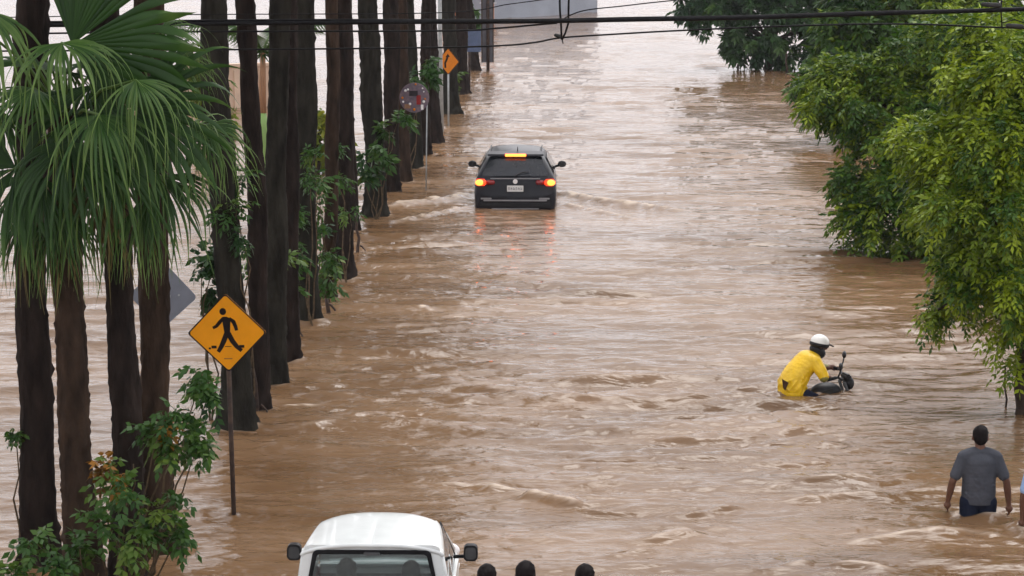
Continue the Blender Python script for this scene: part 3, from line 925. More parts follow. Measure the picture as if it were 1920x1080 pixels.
def tree(label, u, v, lobes_px, seed, density, m, bright, trunk_r=0.16, fork=1.3, extra=(), leaf=(0.14, 0.05), grp='flooded street trees on the right', **kw):
    b0 = G(u, v)
    bz = bed(b0.x, b0.y)
    root = empty('street_tree', (b0.x, b0.y, bz), label, 'tree', group=grp)
    s = PX(b0)
    lobes = []
    for (lu, lv, lr, dy) in lobes_px:
        c = AT(lu, lv, b0.y + dy)
        rad = lr / PX(c)
        lobes.append((c.x, c.y, c.z, rad, 0.85))
    o = Vector((b0.x, b0.y, bz))
    mb = MB()
    crotch = Vector((0.05, 0, -bz + fork))
    limb(mb, (0, 0, -0.1), crotch, trunk_r * 1.25, trunk_r * 0.85, seed, 0.0, 10)
    for k, lb in enumerate(lobes):
        limb(mb, crotch, Vector(lb[:3]) - o, trunk_r * 0.55, 0.02, seed * 31 + k, 0.10, 6)
    for (eu, ev, tu, tv, er, dy) in extra:
        p = G(eu, ev); q = AT(tu, tv, p.y + dy)
        ms = MB()
        limb(ms, Vector((p.x, p.y, bz)) - o, q - o, er, er * 0.6, seed + int(eu), 0.02, 6)
        ms.build('stem', M['bark'], root, smooth=True)
    mb.build('trunk', M['bark'], root, smooth=True)
    leaf_obj('crown', foliage(lobes, density, seed, leaf_len=leaf[0], leaf_w=leaf[1], bright=bright, **kw), M[m], root, o)
    return root

tree('big bright green tree hanging over the water at the right edge beside the walking man', 1908, 774,
     [(1860, 150, 70, 0.4), (1905, 270, 90, -0.5), (1795, 290, 62, 0.4), (1850, 390, 85, -0.8), (1785, 390, 48, 0.5), (1830, 490, 62, -0.4),
      (1905, 520, 75, -0.9), (1775, 555, 30, 0.3), (1800, 585, 14, 0.2), (1885, 600, 34, -0.4), (1990, 200, 140, 0.8), (2020, 430, 150, 0.5),
      (1752, 585, 10, 0.2), (1910, 640, 14, -0.2), (1880, 90, 75, 0.8), (1740, 250, 45, 0.8), (1905, 680, 8, 0), (1750, 340, 40, 0.8), (1920, 130, 60, -0.3)],
     21, 260, 'leaf', 0.70, 0.07, 1.6, extra=((1892, 762, 1885, 690, 0.02, 0), (1916, 768, 1925, 690, 0.025, 0)), leaf=(0.09, 0.038), rach=0.27, hang=0.40)
tree('broad green tree in mid right with drooping twigs just above the water', 1800, 470,
     [(1640, 400, 52, -0.6), (1700, 370, 75, -0.8), (1745, 290, 100, -0.4), (1640, 320, 58, 0.2), (1600, 415, 26, -0.4), (1690, 440, 38, -0.8), (1825, 400, 90, -0.6),
      (1660, 190, 95, 0.6), (1575, 160, 60, 0.9), (1760, 120, 105, 0.8), (1850, 250, 110, 0.6), (1600, 330, 24, 0), (1760, 460, 45, -0.8), (1550, 200, 30, 0.6), (1640, 460, 18, -0.7), (1605, 450, 14, -0.5)],
     22, 95, 'leaf', 0.56, 0.20, 1.3, extra=((1585, 386, 1578, 330, 0.035, 0.3), (1590, 382, 1618, 340, 0.03, 0.3)), leaf=(0.125, 0.050), hang=0.42)
tree('dark green tree behind the broad tree, standing clear of the water on thin stems', 1640, 262,
     [(1545, 140, 42, -0.5), (1600, 90, 80, 0), (1690, 60, 100, 0.5), (1520, 170, 26, -0.5), (1640, 170, 60, -0.5), (1560, 190, 22, -0.4), (1720, 0, 110, 0.8), (1620, 10, 80, 0.6), (1800, 20, 120, 1), (1505, 140, 16, -0.4)],
     23, 40, 'leaf', 0.52, 0.2, 1.2, extra=((1507, 218, 1512, 170, 0.05, 0), (1577, 262, 1572, 200, 0.05, 0)), leaf=(0.24, 0.085))
tree('farthest dark green tree at the top of the right side over shaded water', 1440, 132,
     [(1430, 45, 62, 0), (1352, 25, 52, 0.3), (1520, 55, 65, 0), (1298, 2, 34, 0.5), (1395, 85, 24, -0.4), (1472, 100, 26, -0.4), (1425, 95, 16, -0.4), (1360, 70, 20, 0),
      (1570, 50, 70, 0.4), (1450, -45, 90, 0.6), (1540, -60, 90, 0.6), (1350, -40, 70, 0.6)],
     24, 20, 'leaf_far', 0.42, 0.18, 1.0, extra=((1383, 133, 1388, 95, 0.06, 0), (1418, 128, 1422, 90, 0.06, 0), (1476, 138, 1474, 100, 0.07, 0)), leaf=(0.30, 0.11))
tree('lime green bush glimpsed in the gap between palm trunks', 594, 325,
     [(596, 250, 34, 0), (575, 275, 30, 0.5), (620, 270, 30, 0.5), (600, 222, 20, 0)],
     25, 45, 'lime', 0.5, 0.06, 0.4, leaf=(0.2, 0.08), grp='shrubs behind the palms')
tree('yellow green bush behind the low fan palm fronds', 378, 262,
     [(380, 130, 34, 0), (392, 175, 30, 0.3), (360, 110, 24, 0), (400, 215, 28, 0.3)],
     26, 38, 'lime', 0.3, 0.06, 0.5, leaf=(0.22, 0.08), grp='shrubs behind the palms')

def shrub(label, u, v, lobes_px, seed, density, m='shrub', bright=0.4, leaf=(0.11, 0.06), grp='flooded shrubs among the palms', pairs=3, rach=0.2, stems=True, name='shrub', fill=0.3, hang=0.35):
    b0 = G(u, v)
    bz = bed(b0.x, b0.y)
    root = empty(name, (b0.x, b0.y, bz), label, 'shrub', group=grp)
    lobes = []
    for (lu, lv, lr, dy) in lobes_px:
        c = AT(lu, lv, b0.y + dy)
        lobes.append((c.x, c.y, c.z, lr / PX(c), 0.9))
    o = Vector((b0.x, b0.y, bz))
    mb = MB()
    for k, lb in enumerate(lobes):
        limb(mb, (0.03 * (k % 3 - 1), 0.02 * (k % 2), 0), Vector(lb[:3]) - o, 0.018, 0.005, seed * 17 + k, 0.06, 6)
    mb.build('stem', M['twig'], root, smooth=True)
    leaf_obj('foliage', foliage(lobes, density, seed, leaf_len=leaf[0], leaf_w=leaf[1], pairs=pairs, rach=rach, bright=bright, fill=fill, hang=hang), M[m], root, o)
    return root

big_shrub = shrub('leafy green shrub with rust tinted leaves tangled round the near palm trunks', 215, 1135,
      [(250, 870, 26, -0.7), (300, 805, 24, -0.6), (345, 825, 18, -0.5), (385, 820, 14, -0.4), (240, 935, 30, -0.8), (225, 1000, 34, -0.9), (150, 1030, 34, -1.0),
       (95, 1055, 28, -1.0), (270, 1010, 28, -0.8), (185, 1075, 40, -1.1), (395, 730, 10, -0.2), (380, 700, 7, -0.2), (345, 925, 8, -0.5), (338, 990, 8, -0.5), (285, 960, 14, -0.7),
       (20, 1075, 12, -1.0), (212, 905, 10, -0.5), (365, 775, 8, -0.3), (320, 770, 10, -0.5), (60, 1010, 6, -0.8), (180, 985, 10, -0.9)],
      41, 115, bright=0.48, leaf=(0.085, 0.046), rach=0.16)
M['rust'] = leaf_mat('rust leaf', (0.10, 0.05, 0.01), (0.30, 0.13, 0.015), (0.42, 0.24, 0.03), 0.5, 0.25)
bo = big_shrub.location
c = AT(208, 880, bo.y - 0.6); c2 = AT(305, 800, bo.y - 0.6)
leaf_obj('rust_foliage', foliage([(c.x, c.y, c.z, 0.10, 1.2), (c2.x, c2.y, c2.z, 0.05, 1.0)], 260, 61, leaf_len=0.07, leaf_w=0.035, pairs=3, rach=0.12, bright=0.5, hang=0.35), M['rust'], big_shrub, tuple(bo))
for k, (lab, u, v, lob) in enumerate((('thin green creeper climbing the trunk behind the pedestrian sign', 470, 790, [(452, 330, 6, -0.3), (446, 380, 5, -0.3), (455, 440, 5, -0.3), (420, 400, 5, -0.3)]),
        ('wispy green vine on the stout palm trunk in mid row', 590, 610, [(560, 400, 6, -0.3), (585, 330, 5, -0.3), (566, 480, 5, -0.3), (590, 290, 6, -0.3)]),
        ('wispy green vine on the thick palm trunk left of the car', 650, 525, [(655, 400, 6, -0.3), (640, 330, 6, -0.3), (632, 280, 5, -0.3)]))):
    shrub(lab, u, v, lob, 70 + k, 60, bright=0.45, leaf=(0.09, 0.035), rach=0.16)
shrub('green creeper hanging on the slim palm trunk in mid row', 612, 560,
      [(612, 480, 16, -0.3), (606, 440, 12, -0.3), (616, 520, 12, -0.3), (592, 385, 14, -0.2), (600, 345, 10, -0.2)], 42, 90, leaf=(0.13, 0.06), bright=0.35)
shrub('yellow green sprig between the trunks above the pedestrian sign', 503, 700,
      [(505, 485, 14, -0.3), (484, 480, 14, -0.3), (525, 492, 10, -0.3)], 43, 120, bright=0.75, leaf=(0.12, 0.055))
shrub('grey green shrub in front of the trunks left of the stout mid row palm', 548, 640,
      [(520, 400, 16, -0.2), (530, 350, 14, -0.2), (515, 310, 12, 0.2), (552, 430, 14, -0.2), (545, 470, 14, -0.2), (535, 540, 10, -0.2)], 44, 60, bright=0.3, leaf=(0.13, 0.055))
shrub('green shrub between palms left of the dark car', 708, 412,
      [(695, 300, 18, -0.4), (705, 260, 16, -0.4), (680, 330, 14, -0.4), (730, 245, 16, 0.2), (745, 230, 14, 0.2)], 45, 42, bright=0.45, leaf=(0.17, 0.075))
shrub('dark green shrub around the round mauve board', 765, 330,
      [(752, 185, 14, 0), (760, 150, 14, 0), (750, 215, 14, 0), (800, 110, 14, 1.5), (795, 145, 12, 1)], 46, 28, bright=0.4, leaf=(0.22, 0.09))
shrub('small shrub at the foot of the palm beneath the orange arrow sign', 862, 205,
      [(862, 160, 12, 0), (856, 140, 8, 0)], 47, 24, bright=0.5, leaf=(0.25, 0.1))
shrub('thin leafy twig sticking out left of the trunk behind the pedestrian sign', 408, 790,
      [(385, 480, 10, 0), (378, 500, 8, 0), (386, 540, 6, 0)], 48, 70, bright=0.2, leaf=(0.12, 0.07))
shrub('small sprig on the left side of the leftmost palm trunk', 40, 1055, [(30, 815, 4, -0.1)], 49, 60, bright=0.4, leaf=(0.05, 0.03), rach=0.08)

def dead_stem(label, u, v, ut, vt, r, seed):
    a = G(u, v); b = AT(ut, vt, a.y)
    root = Vector((a.x, a.y, bed(a.x, a.y)))
    mb = MB()
    limb(mb, (0, 0, 0), b - root, r * 1.2, r * 0.6, seed, 0.0, 7)
    limb(mb, Vector((0, 0, -root.z + 0.12)), Vector((0.10, -0.05, -root.z + 0.02)), r * 0.5, r * 0.3, seed + 1, 0.1, 6)
    o = mb.build('bare_stem', M['post'], None, smooth=True)
    o.location = root
    tag(o, label, 'stem', 'bare stems at the palms')

dead_stem('bare leaning stem just right of the pedestrian sign post', 489, 776, 474, 690, 0.035, 1)
dead_stem('thin bare stem standing beside the stout mid row palm', 556, 632, 549, 540, 0.035, 2)
dead_stem('bare stem standing in the water left of the dark car\'s wake', 676, 472, 668, 400, 0.035, 3)
dead_stem('short snag poking out of the water below the creeper', 618, 584, 612, 560, 0.05, 4)

# young royal palm seen between the trunks
b0 = G(497, 430); bz = bed(b0.x, b0.y)
root = empty('royal_palm', (b0.x, b0.y, bz), 'young palm with pale trunk and smooth lime green crownshaft between dark trunks', 'palm')
z1 = AT(497, 325, b0.y).z - bz; z2 = AT(497, 212, b0.y).z - bz; z3 = AT(499, 95, b0.y).z - bz
MB().lathe([(0.17, 0), (0.15, 0.6), (0.135, z1)], 16).build('trunk', M['pale_trunk'], root, smooth=True)
MB().lathe([(0.125, z1 - 0.02), (0.15, z1 + 0.2), (0.145, z1 + 0.7), (0.11, z2 - 0.25), (0.075, z2)], 16).build('crownshaft', M['crownshaft'], root, smooth=True)
MB().tube([(0, 0, z2 - 0.1), (0.01, 0, (z2 + z3) / 2), (0.03, 0, z3)], [0.075, 0.07, 0.05], 10).build('husk', M['husk'], root, smooth=True)
for k in range(6):
    az = k * 1.05 + 0.3
    d = Vector((math.cos(az), math.sin(az), 0.9)).normalized()
    vs, fs, tn = [], [], []
    st = Vector((0.02, 0, z3 - 0.05))
    pts = [st + d * t * 2.0 + Vector((0, 0, -0.75 * t * t)) for t in [j / 12 for j in range(13)]]
    mbp = MB().tube(pts, [0.03 - 0.002 * j for j in range(13)], 5)
    vs += mbp.v; fs += mbp.f; tn += [0.7] * len(mbp.v)
    side = d.cross(Vector((0, 0, 1))).normalized()
    for j in range(1, 13):
        for sgn in (-1, 1):
            for q in (0, 0.5):
                p = pts[j - 1].lerp(pts[j], q)
                e = p + side * sgn * 0.45 + Vector((0, 0, -0.3)) + d * 0.12
                w = d * 0.025
                i0 = len(vs)
                vs += [p - w, p + w, e]
                fs.append((i0, i0 + 1, i0 + 2)); tn += [0.5, 0.5, 0.6]
    link(bpy.data.objects.new('frond', tinted_mesh('frond', vs, fs, tn, M['fan'])), root)

# ------------------------------------------------------------------ signs
def rounded_diamond(h, rad, n=5):
    """corner up square of half diagonal h with rounded corners, in x,z"""
    pts = []
    k = h - rad * math.sqrt(2)
    for c in range(4):
        a0 = PI / 2 * c
        cx, cz = k * math.cos(a0), k * math.sin(a0)
        for j in range(n + 1):
            a = a0 - PI / 4 + (PI / 2) * j / n
            pts.append((cx + rad * math.cos(a), cz + rad * math.sin(a)))
    return pts

def ring_prism(mb, outer, inner, y0, y1):
    n = len(outer)
    vs = [(x, y0, z) for x, z in outer] + [(x, y0, z) for x, z in inner] + [(x, y1, z) for x, z in outer] + [(x, y1, z) for x, z in inner]
    fs = []
    for k in range(n):
        j = (k + 1) % n
        fs += [(k, j, n+j, n+k), (2*n+k, 3*n+k, 3*n+j, 2*n+j), (k, 2*n+k, 2*n+j, j), (n+k, n+j, 3*n+j, 3*n+k)]
    return mb.add(vs, fs)

def stroke(pts, widths):
    """thick polyline outline in x,z"""
    l, r = [], []
    for i, (x, z) in enumerate(pts):
        x0, z0 = pts[max(0, i-1)]; x1, z1 = pts[min(len(pts)-1, i+1)]
        dx, dz = x1-x0, z1-z0
        q = math.hypot(dx, dz)
        nx, nz = -dz/q, dx/q
        w = widths[i] / 2
        l.append((x+nx*w, z+nz*w)); r.append((x-nx*w, z-nz*w))
    return l + r[::-1]

# pedestrian crossing sign
b0 = G(440, 965); bz = bed(b0.x, b0.y)
c0 = AT(426.5, 623, b0.y)
s_ = PX(c0)
root = empty('pedestrian_sign', (b0.x, b0.y, bz), 'yellow diamond pedestrian crossing sign with walking figure on a dark leaning post', 'sign')
org = Vector((b0.x, b0.y, bz))
top = c0 - org
leanv = Vector((top.x, 0, top.z)).normalized()
MB().tube([(0.0 - leanv.x * 0, 0.0, 0), top + leanv * 0.30], 0.026, 10).build('post', M['post'], root, smooth=True)
hd = 75.5 / s_
rotm = Matrix.Rotation(R(3), 3, 'Y') @ Matrix.Rotation(R(-5), 3, 'Z')
plate = MB().prism(rounded_diamond(hd, 0.03), 0.004, (0, 0, 0)).build('plate', M['sign_yellow'], root)
fr = MB(); ring_prism(fr, rounded_diamond(hd * 1.0, 0.03), rounded_diamond(hd * 0.955, 0.03), -0.0025, -0.0005)
bd = fr.build('border', M['sign_ink'], plate)
K = hd / 0.43
def pic(mb, poly): mb.prism([(x * K, z * K) for x, z in poly], 0.0018, (0, -0.0025, 0))
fg = MB()
pic(fg, [(-0.035 + 0.036 * math.cos(a), 0.232 + 0.038 * math.sin(a)) for a in [2*PI*j/20 for j in range(20)]])
for q in ([(-0.035, 0.175), (0.005, 0.175), (0.045, 0.155), (0.035, 0.03), (0.03, -0.02), (-0.025, -0.02), (-0.035, 0.05), (-0.045, 0.13)],
          stroke([(-0.03, 0.165), (-0.075, 0.115), (-0.11, 0.075), (-0.15, 0.055)], [0.03, 0.04, 0.035, 0.03]),
          stroke([(0.03, 0.16), (0.075, 0.12), (0.095, 0.07), (0.105, 0.025)], [0.03, 0.045, 0.04, 0.035]),
          stroke([(-0.002, 0.0), (-0.04, -0.09), (-0.07, -0.15), (-0.105, -0.205)], [0.055, 0.055, 0.048, 0.04]),
          stroke([(0.012, 0.0), (0.055, -0.09), (0.10, -0.15), (0.15, -0.195)], [0.055, 0.055, 0.048, 0.04])):
    pic(fg, q)
fg.build('walking_figure', M['sign_ink'], plate)
for (xa, za, xb, zb, w) in ((-0.175, -0.152, -0.12, -0.152, 0.03), (0.125, -0.148, 0.18, -0.148, 0.03), (-0.03, -0.148, 0.04, -0.148, 0.007), (-0.205, -0.166, -0.182, -0.166, 0.02)):
    cw = MB(); pic(cw, [(xa, za - w/2), (xb, za - w/2), (xb, zb + w/2), (xa, zb + w/2)])
    cw.build('crosswalk_mark', M['sign_ink'], plate)
sm = MB(); pic(sm, [(-0.045, -0.286), (0.045, -0.286), (0.045, -0.274), (-0.045, -0.274)])
sm.build('fine_print', mat('faded print', (0.36, 0.12, 0.02), 0.6, var=0.2, scale=20), plate)
plate.location = top + Vector((0, -0.034, 0))
plate.rotation_euler = (0, R(-1.5), R(-4))
for dz in (-0.14, 0.14):
    MB().box(top + Vector((0, -0.014, dz)), (0.14, 0.030, 0.03)).build('bracket', M['pale_post'], root)

# grey back of a sign for the other carriageway
b0 = G(304, 822); bz = bed(b0.x, b0.y)
c0 = AT(305, 556, b0.y)
root = empty('sign_back', (b0.x, b0.y, bz), 'bare grey back of a diamond sign half hidden by a palm trunk', 'sign')
MB().tube([(0, 0, 0), (0, 0, c0.z - bz + 0.3)], 0.026, 10).build('post', M['pale_post'], root, smooth=True)
pl = MB().prism(rounded_diamond(64 / PX(c0), 0.055, 6), 0.004).build('plate', M['sign_back'], root)
pl.location = (c0.x - b0.x, 0.03, c0.z - bz); pl.rotation_euler = (0, R(4), R(10))
MB().box((0, 0.012, c0.z - bz), (0.30, 0.018, 0.03)).build('bracket', M['pale_post'], root)
MB().lathe([(0.012, 0), (0.012, 0.006)], 8, (0.19, -0.004, 0.02), Matrix.Rotation(R(90), 3, 'X')).build('bolt', M['pale_post'], pl)

# orange arrow sign far down the median
b0 = G(841, 236); bz = bed(b0.x, b0.y); c0 = AT(842, 115, b0.y)
root = empty('arrow_sign', (b0.x, b0.y, bz), 'small orange diamond sign with a black arrow far down the palm row', 'sign')
MB().tube([(0, 0, 0), (0, 0, c0.z - bz + 0.25)], 0.03, 10).build('post', M['pale_post'], root, smooth=True)
h2 = 25 / PX(c0)
pl = MB().prism(rounded_diamond(h2, 0.03), 0.004).build('plate', M['sign_orange'], root)
pl.location = (0, -0.045, c0.z - bz); pl.rotation_euler = (0, 0, R(-32))
fr = MB(); ring_prism(fr, rounded_diamond(h2, 0.03), rounded_diamond(h2 * 0.94, 0.03), -0.003, -0.0005); fr.build('border', M['sign_ink'], pl)
ar = MB().prism(stroke([(-0.10, -0.20), (-0.11, -0.05), (-0.04, 0.08), (-0.02, 0.14)], [0.07, 0.07, 0.07, 0.07]), 0.002, (0, -0.003, 0))
ar.prism([(-0.10, 0.12), (0.07, 0.14), (-0.01, 0.24)], 0.002, (0, -0.0032, 0)); ar.build('arrow', M['sign_ink'], pl)

# slim pale pole
b0 = G(828, 246); bz = bed(b0.x, b0.y)
o = MB().tube([(0, 0, 0), (-0.03, 0, 3.4), (-0.05, 0, 7.2)], [0.075, 0.06, 0.05], 12).lathe([(0.12, 0), (0.12, 0.06), (0.08, 0.08)], 12).build('light_pole', M['pale_post'], None, smooth=True)
o.location = (b0.x, b0.y, bz); tag(o, 'slim pale metal pole beside the orange arrow sign', 'pole')

# round mauve board with white studs
b0 = G(800, 352); bz = bed(b0.x, b0.y); c0 = AT(777, 183, b0.y - 0.6); rad = 28 / PX(c0)
root = empty('round_board', (b0.x, b0.y - 0.6, bz), 'round dark mauve board edged with white studs hanging in front of palm trunks', 'board')
q90 = Matrix.Rotation(R(90), 3, 'X')
ofs = Vector((c0.x - b0.x, 0, c0.z - bz))
MB().lathe([(rad, 0), (rad, 0.03)], 28, ofs, q90).build('disc', M['purple'], root)
MB().tube([(0.0, 0.05, 0), (ofs.x + rad * 0.85, 0.03, ofs.z + 0.1)], 0.014, 8).build('post', M['pale_post'], root, smooth=True)
rb = random.Random(3)
for k in range(12):
    a = k * 2 * PI / 12 + rb.uniform(-0.2, 0.2)
    q = rad * rb.uniform(0.5, 0.9)
    MB().ball(ofs + Vector((math.cos(a) * q, -0.035, math.sin(a) * q)), rb.uniform(0.015, 0.034), 10, 6).build('stud', M['bead'] if k % 3 else M['sign_orange'], root, smooth=True)
for (dx, dz, w, h, m) in ((-0.16, -0.20, 0.14, 0.10, 'husk'), (0.10, -0.05, 0.10, 0.22, 'red_lens'), (-0.02, 0.10, 0.20, 0.12, 'dark_shirt'), (0.18, -0.22, 0.06, 0.12, 'bead')):
    MB().box(ofs + Vector((dx, -0.034, dz)), (w, 0.01, h), bev=0.004).build('patch', M[m], root)
# blue panel and tall grey board far away
b0 = G(880, 172); bz = bed(b0.x, b0.y); c0 = AT(889, 76, b0.y); s_ = PX(c0)
root = empty('blue_panel_sign', (b0.x, b0.y, bz), 'small blue panel on a thin dark post far down the palm row', 'sign')
MB().tube([(0, 0, 0), (0, 0, c0.z - bz + 0.2)], 0.045, 10).build('post', M['post'], root, smooth=True)
MB().box((c0.x - b0.x, -0.06, c0.z - bz), (26 / s_, 0.02, 42 / s_), bev=0.008).build('panel', M['blue_panel'], root)
b0 = G(915, 131); bz = bed(b0.x, b0.y); c0 = AT(914, 50, b0.y); s_ = PX(c0)
root = empty('tall_board', (b0.x, b0.y, bz), 'tall narrow grey board on a short dark post at the end of the palm row', 'board')
MB().tube([(0, 0, 0), (0, 0, 5.5)], 0.07, 10).build('post', M['post'], root, smooth=True)
MB().box((c0.x - b0.x, 0.10, c0.z - bz), (22 / s_, 0.05, 134 / s_), bev=0.01).build('panel', mat('board grey', (0.10, 0.10, 0.115), 0.6, var=0.2, scale=3), root)
for sx in (-1, 1):
    MB().box((c0.x - b0.x + sx * 10.6 / s_, 0.062, c0.z - bz), (0.05, 0.03, 134 / s_)).build('frame_rail', M['post'], root)

# ------------------------------------------------------------------ far buildings
def wall_between(name, u0, v0, u1, v1, h, th, m, label, cat, posts=0, capm=None, extra=None):
    a, b = G(u0, v0), G(u1, v1)
    d = b - a
    L = d.length
    rz = math.atan2(d.y, d.x)
    root = empty(name, (a.x, a.y, -0.7), label, cat, rz)
    MB().box((L / 2, th / 2, (h + 0.7) / 2), (L, th, h + 0.7)).build('wall', m, root)
    MB().box((L / 2, th / 2, h + 0.7 + 0.05), (L + 0.1, th + 0.14, 0.10)).build('coping', capm or m, root)
    for k in range(posts):
        MB().box((L * (k + 0.5) / posts, -0.05, (h + 0.6) / 2), (0.22, 0.10, h + 0.6)).build('pier', capm or m, root)
    return root, L

wall_between('garden_wall', 180, 212, 560, 196, 1.35, 0.2, M['cream_wall'], 'low cream plastered wall behind the palms on the far side of the flood', 'wall', 8)
root, L = wall_between('warehouse', 915, 36, 1120, 24, 5.2, 2.5, M['blue_wall'], 'long blue grey warehouse wall at the far end of the flooded street', 'building')
for k, (t, zz, w, hh, m) in enumerate(((0.14, 3.2, 1.5, 1.6, 'bead'), (0.33, 3.5, 1.7, 0.9, 'bead'), (0.6, 3.6, 1.7, 0.9, 'dark_glass'), (0.8, 3.5, 1.7, 0.9, 'dark_glass'))):
    wd = MB().box((L * t, -0.11, zz), (w, 0.05, hh)).build('window', M[m], root)
    MB().box((L * t, -0.14, zz - hh / 2 - 0.04), (w + 0.2, 0.12, 0.07)).build('sill', M['roof_wall'], wd)
def block(name, u0, u1, v, h, depth, m, label):
    a, b = G(u0, v), G(u1, v)
    root = empty(name, (a.x, a.y, -0.7), label, 'building')
    w = b.x - a.x
    MB().box((w / 2, depth / 2, (h + 0.7) / 2), (w, depth, h + 0.7)).build('wall', m, root)
    MB().box((w / 2, depth / 2, h + 0.75), (w + 0.3, depth + 0.3, 0.16)).build('roof', M['roof_wall'], root)
    for k in range(max(1, int(w / 2))):
        wd = MB().box(((k + 0.5) * w / max(1, int(w / 2)), -0.03, 2.4), (0.8, 0.05, 1.1)).build('window', M['dark_glass'], root)
        MB().box(((k + 0.5) * w / max(1, int(w / 2)), -0.06, 1.8), (1.0, 0.12, 0.08)).build('sill', M['roof_wall'], wd)
    return root
block('terracotta_house', 828, 858, 52, 5, 6, M['brick_wall'], 'terracotta house front glimpsed between far palm trunks')
block('pink_house', 904, 926, 40, 5, 5, mat('pink plaster', (0.60, 0.30, 0.20), 0.9, var=0.1, scale=1), 'pinkish house front behind the tall grey board')
shrub('hazy green bush beside the warehouse at the end of the palm row', 885, 62, [(885, 30, 16, 0), (880, 8, 14, 0), (893, 45, 10, 0)], 51, 14, bright=0.5, leaf=(0.35, 0.16), grp='far shrubs')

# ------------------------------------------------------------------ overhead cables
CY = 25.0
def cable(label, pts, r, name='overhead_cable', grp='overhead cables'):
    P = [AT(u, v, CY) if len(q) == 0 else AT(u, v, CY + q[0]) for (u, v, *q) in pts]
    # smooth the polyline
    out = []
    for i in range(len(P) - 1):
        p0, p1, p2, p3 = P[max(0, i-1)], P[i], P[i+1], P[min(len(P)-1, i+2)]
        for j in range(8):
            t = j / 8
            out.append(0.5 * ((2*p1) + (p2-p0)*t + (2*p0-5*p1+4*p2-p3)*t*t + (3*p1-p0-3*p2+p3)*t*t*t))
    out.append(P[-1])
    rad = r if not hasattr(r, '__len__') else [r[0] + (r[1]-r[0]) * k / (len(out)-1) for k in range(len(out))]
    o = MB().tube(out, rad, 8).build(name, M['cable'], None, smooth=True)
    return tag(o, label, 'cable', grp)
POLE_L, POLE_R = -420, 2380
cable('thick black cable bundle crossing the whole picture near the top', [(POLE_L, 52), (100, 47), (440, 44), (800, 41), (1000, 40), (1200, 36.5), (1400, 33), (1650, 25), (1920, 17), (POLE_R, -2)], 0.026)
cable('second black cable strapped along the thick bundle', [(POLE_L, 46), (440, 38), (800, 37.5), (1000, 37), (1200, 33), (1400, 30), (1650, 22), (1920, 15), (POLE_R, -6)], 0.012)
cable('cable just under the thick bundle that joins it in mid street', [(POLE_L, 70, 0.1), (300, 60, 0.1), (820, 58, 0.1), (930, 53, 0.1), (1000, 47, 0.06), (1045, 43, 0.0)], 0.011)
cable('lowest sagging cable running from the palms into the right hand tree', [(POLE_L, 98, 0.3), (300, 94, 0.3), (760, 90, 0.3), (930, 86, 0.3), (1000, 80, 0.3), (1050, 71, 0.3), (1130, 65.5, 0.3), (1280, 57, 0.3), (1500, 48, 0.3), (1700, 45, 0.3), (1920, 53, 0.3), (POLE_R, 66, 0.3)], 0.0105)
cable('thin cable rising to the left of the hanging loop across the warehouse', [(POLE_L, 40, 0.5), (300, 28, 0.5), (820, 24, 0.5), (960, 7, 0.5), (1090, -8, 0.5), (1400, -30, 0.5), (POLE_R, -60, 0.5)], 0.006)
cable('thin cable rising to the right above the water toward the far tree', [(1045, 42, 0.05), (1090, 21, 0.05), (1170, 11, 0.05), (1260, 1, 0.05), (1500, -22, 0.05), (POLE_R, -80, 0.05)], 0.007)
cable('uppermost cable holding the hanging loop above the picture', [(POLE_L, -60, 0.2), (500, -70, 0.2), (1060, -74, 0.2), (1600, -84, 0.2), (POLE_R, -110, 0.2)], 0.012)
loop = empty('cable_loop', AT(1052, 70, CY + 0.3), 'vertical loop of two black cables hanging by a small splice at mid top', 'cable')
lo = loop.location
def lp(pts, r, nm):
    MB().tube([AT(u, v, CY + d) - lo for u, v, d in pts], r, 8).build(nm, M['cable'], loop, smooth=True)
lp([(1048, -74, 0.2), (1049, -20, 0.22), (1050, 20, 0.1), (1052, 45, 0.25), (1053, 74, 0.3)], 0.012, 'drop_wire')
lp([(1070, -74, 0.2), (1067, -20, 0.22), (1066, 20, 0.1), (1066, 42, 0.25), (1060, 62, 0.3), (1054, 74, 0.3)], 0.012, 'drop_wire')
MB().cap(AT(1042, 66, CY + 0.3) - lo, 0.02, AT(1050, 68, CY + 0.3) - lo, 0.024).build('splice', M['splice'], loop, smooth=True)
MB().tube([AT(1053, 70, CY + 0.3) - lo, AT(1056, 82, CY + 0.3) - lo], 0.008, 6).build('tail', M['cable'], loop, smooth=True)
for k, (u, v, w, lab) in enumerate(((1858, 8, 34, 'upper grey splice case hanging on the cables at the top right corner'), (1902, 48, 30, 'lower grey splice case hanging on the cables at the top right corner'))):
    root = empty('splice_case', AT(u, v, CY), lab, 'splice case', group='cable splices')
    MB().cap((-w / 380, 0, 0), 0.025, (w / 380, 0, -0.015), 0.032).build('case', M['splice'], root, smooth=True)
    MB().tube([(-w / 200, 0, 0.03), (0, 0, 0.07), (w / 200, 0, 0.02)], 0.007, 6).build('strap', M['cable'], root, smooth=True)
cable('short vertical wire tying the cables together at the top right', [(1878, -95, 0.15), (1878, 0, 0.1), (1877, 20, 0.05), (1879, 52, 0.28)], 0.008)
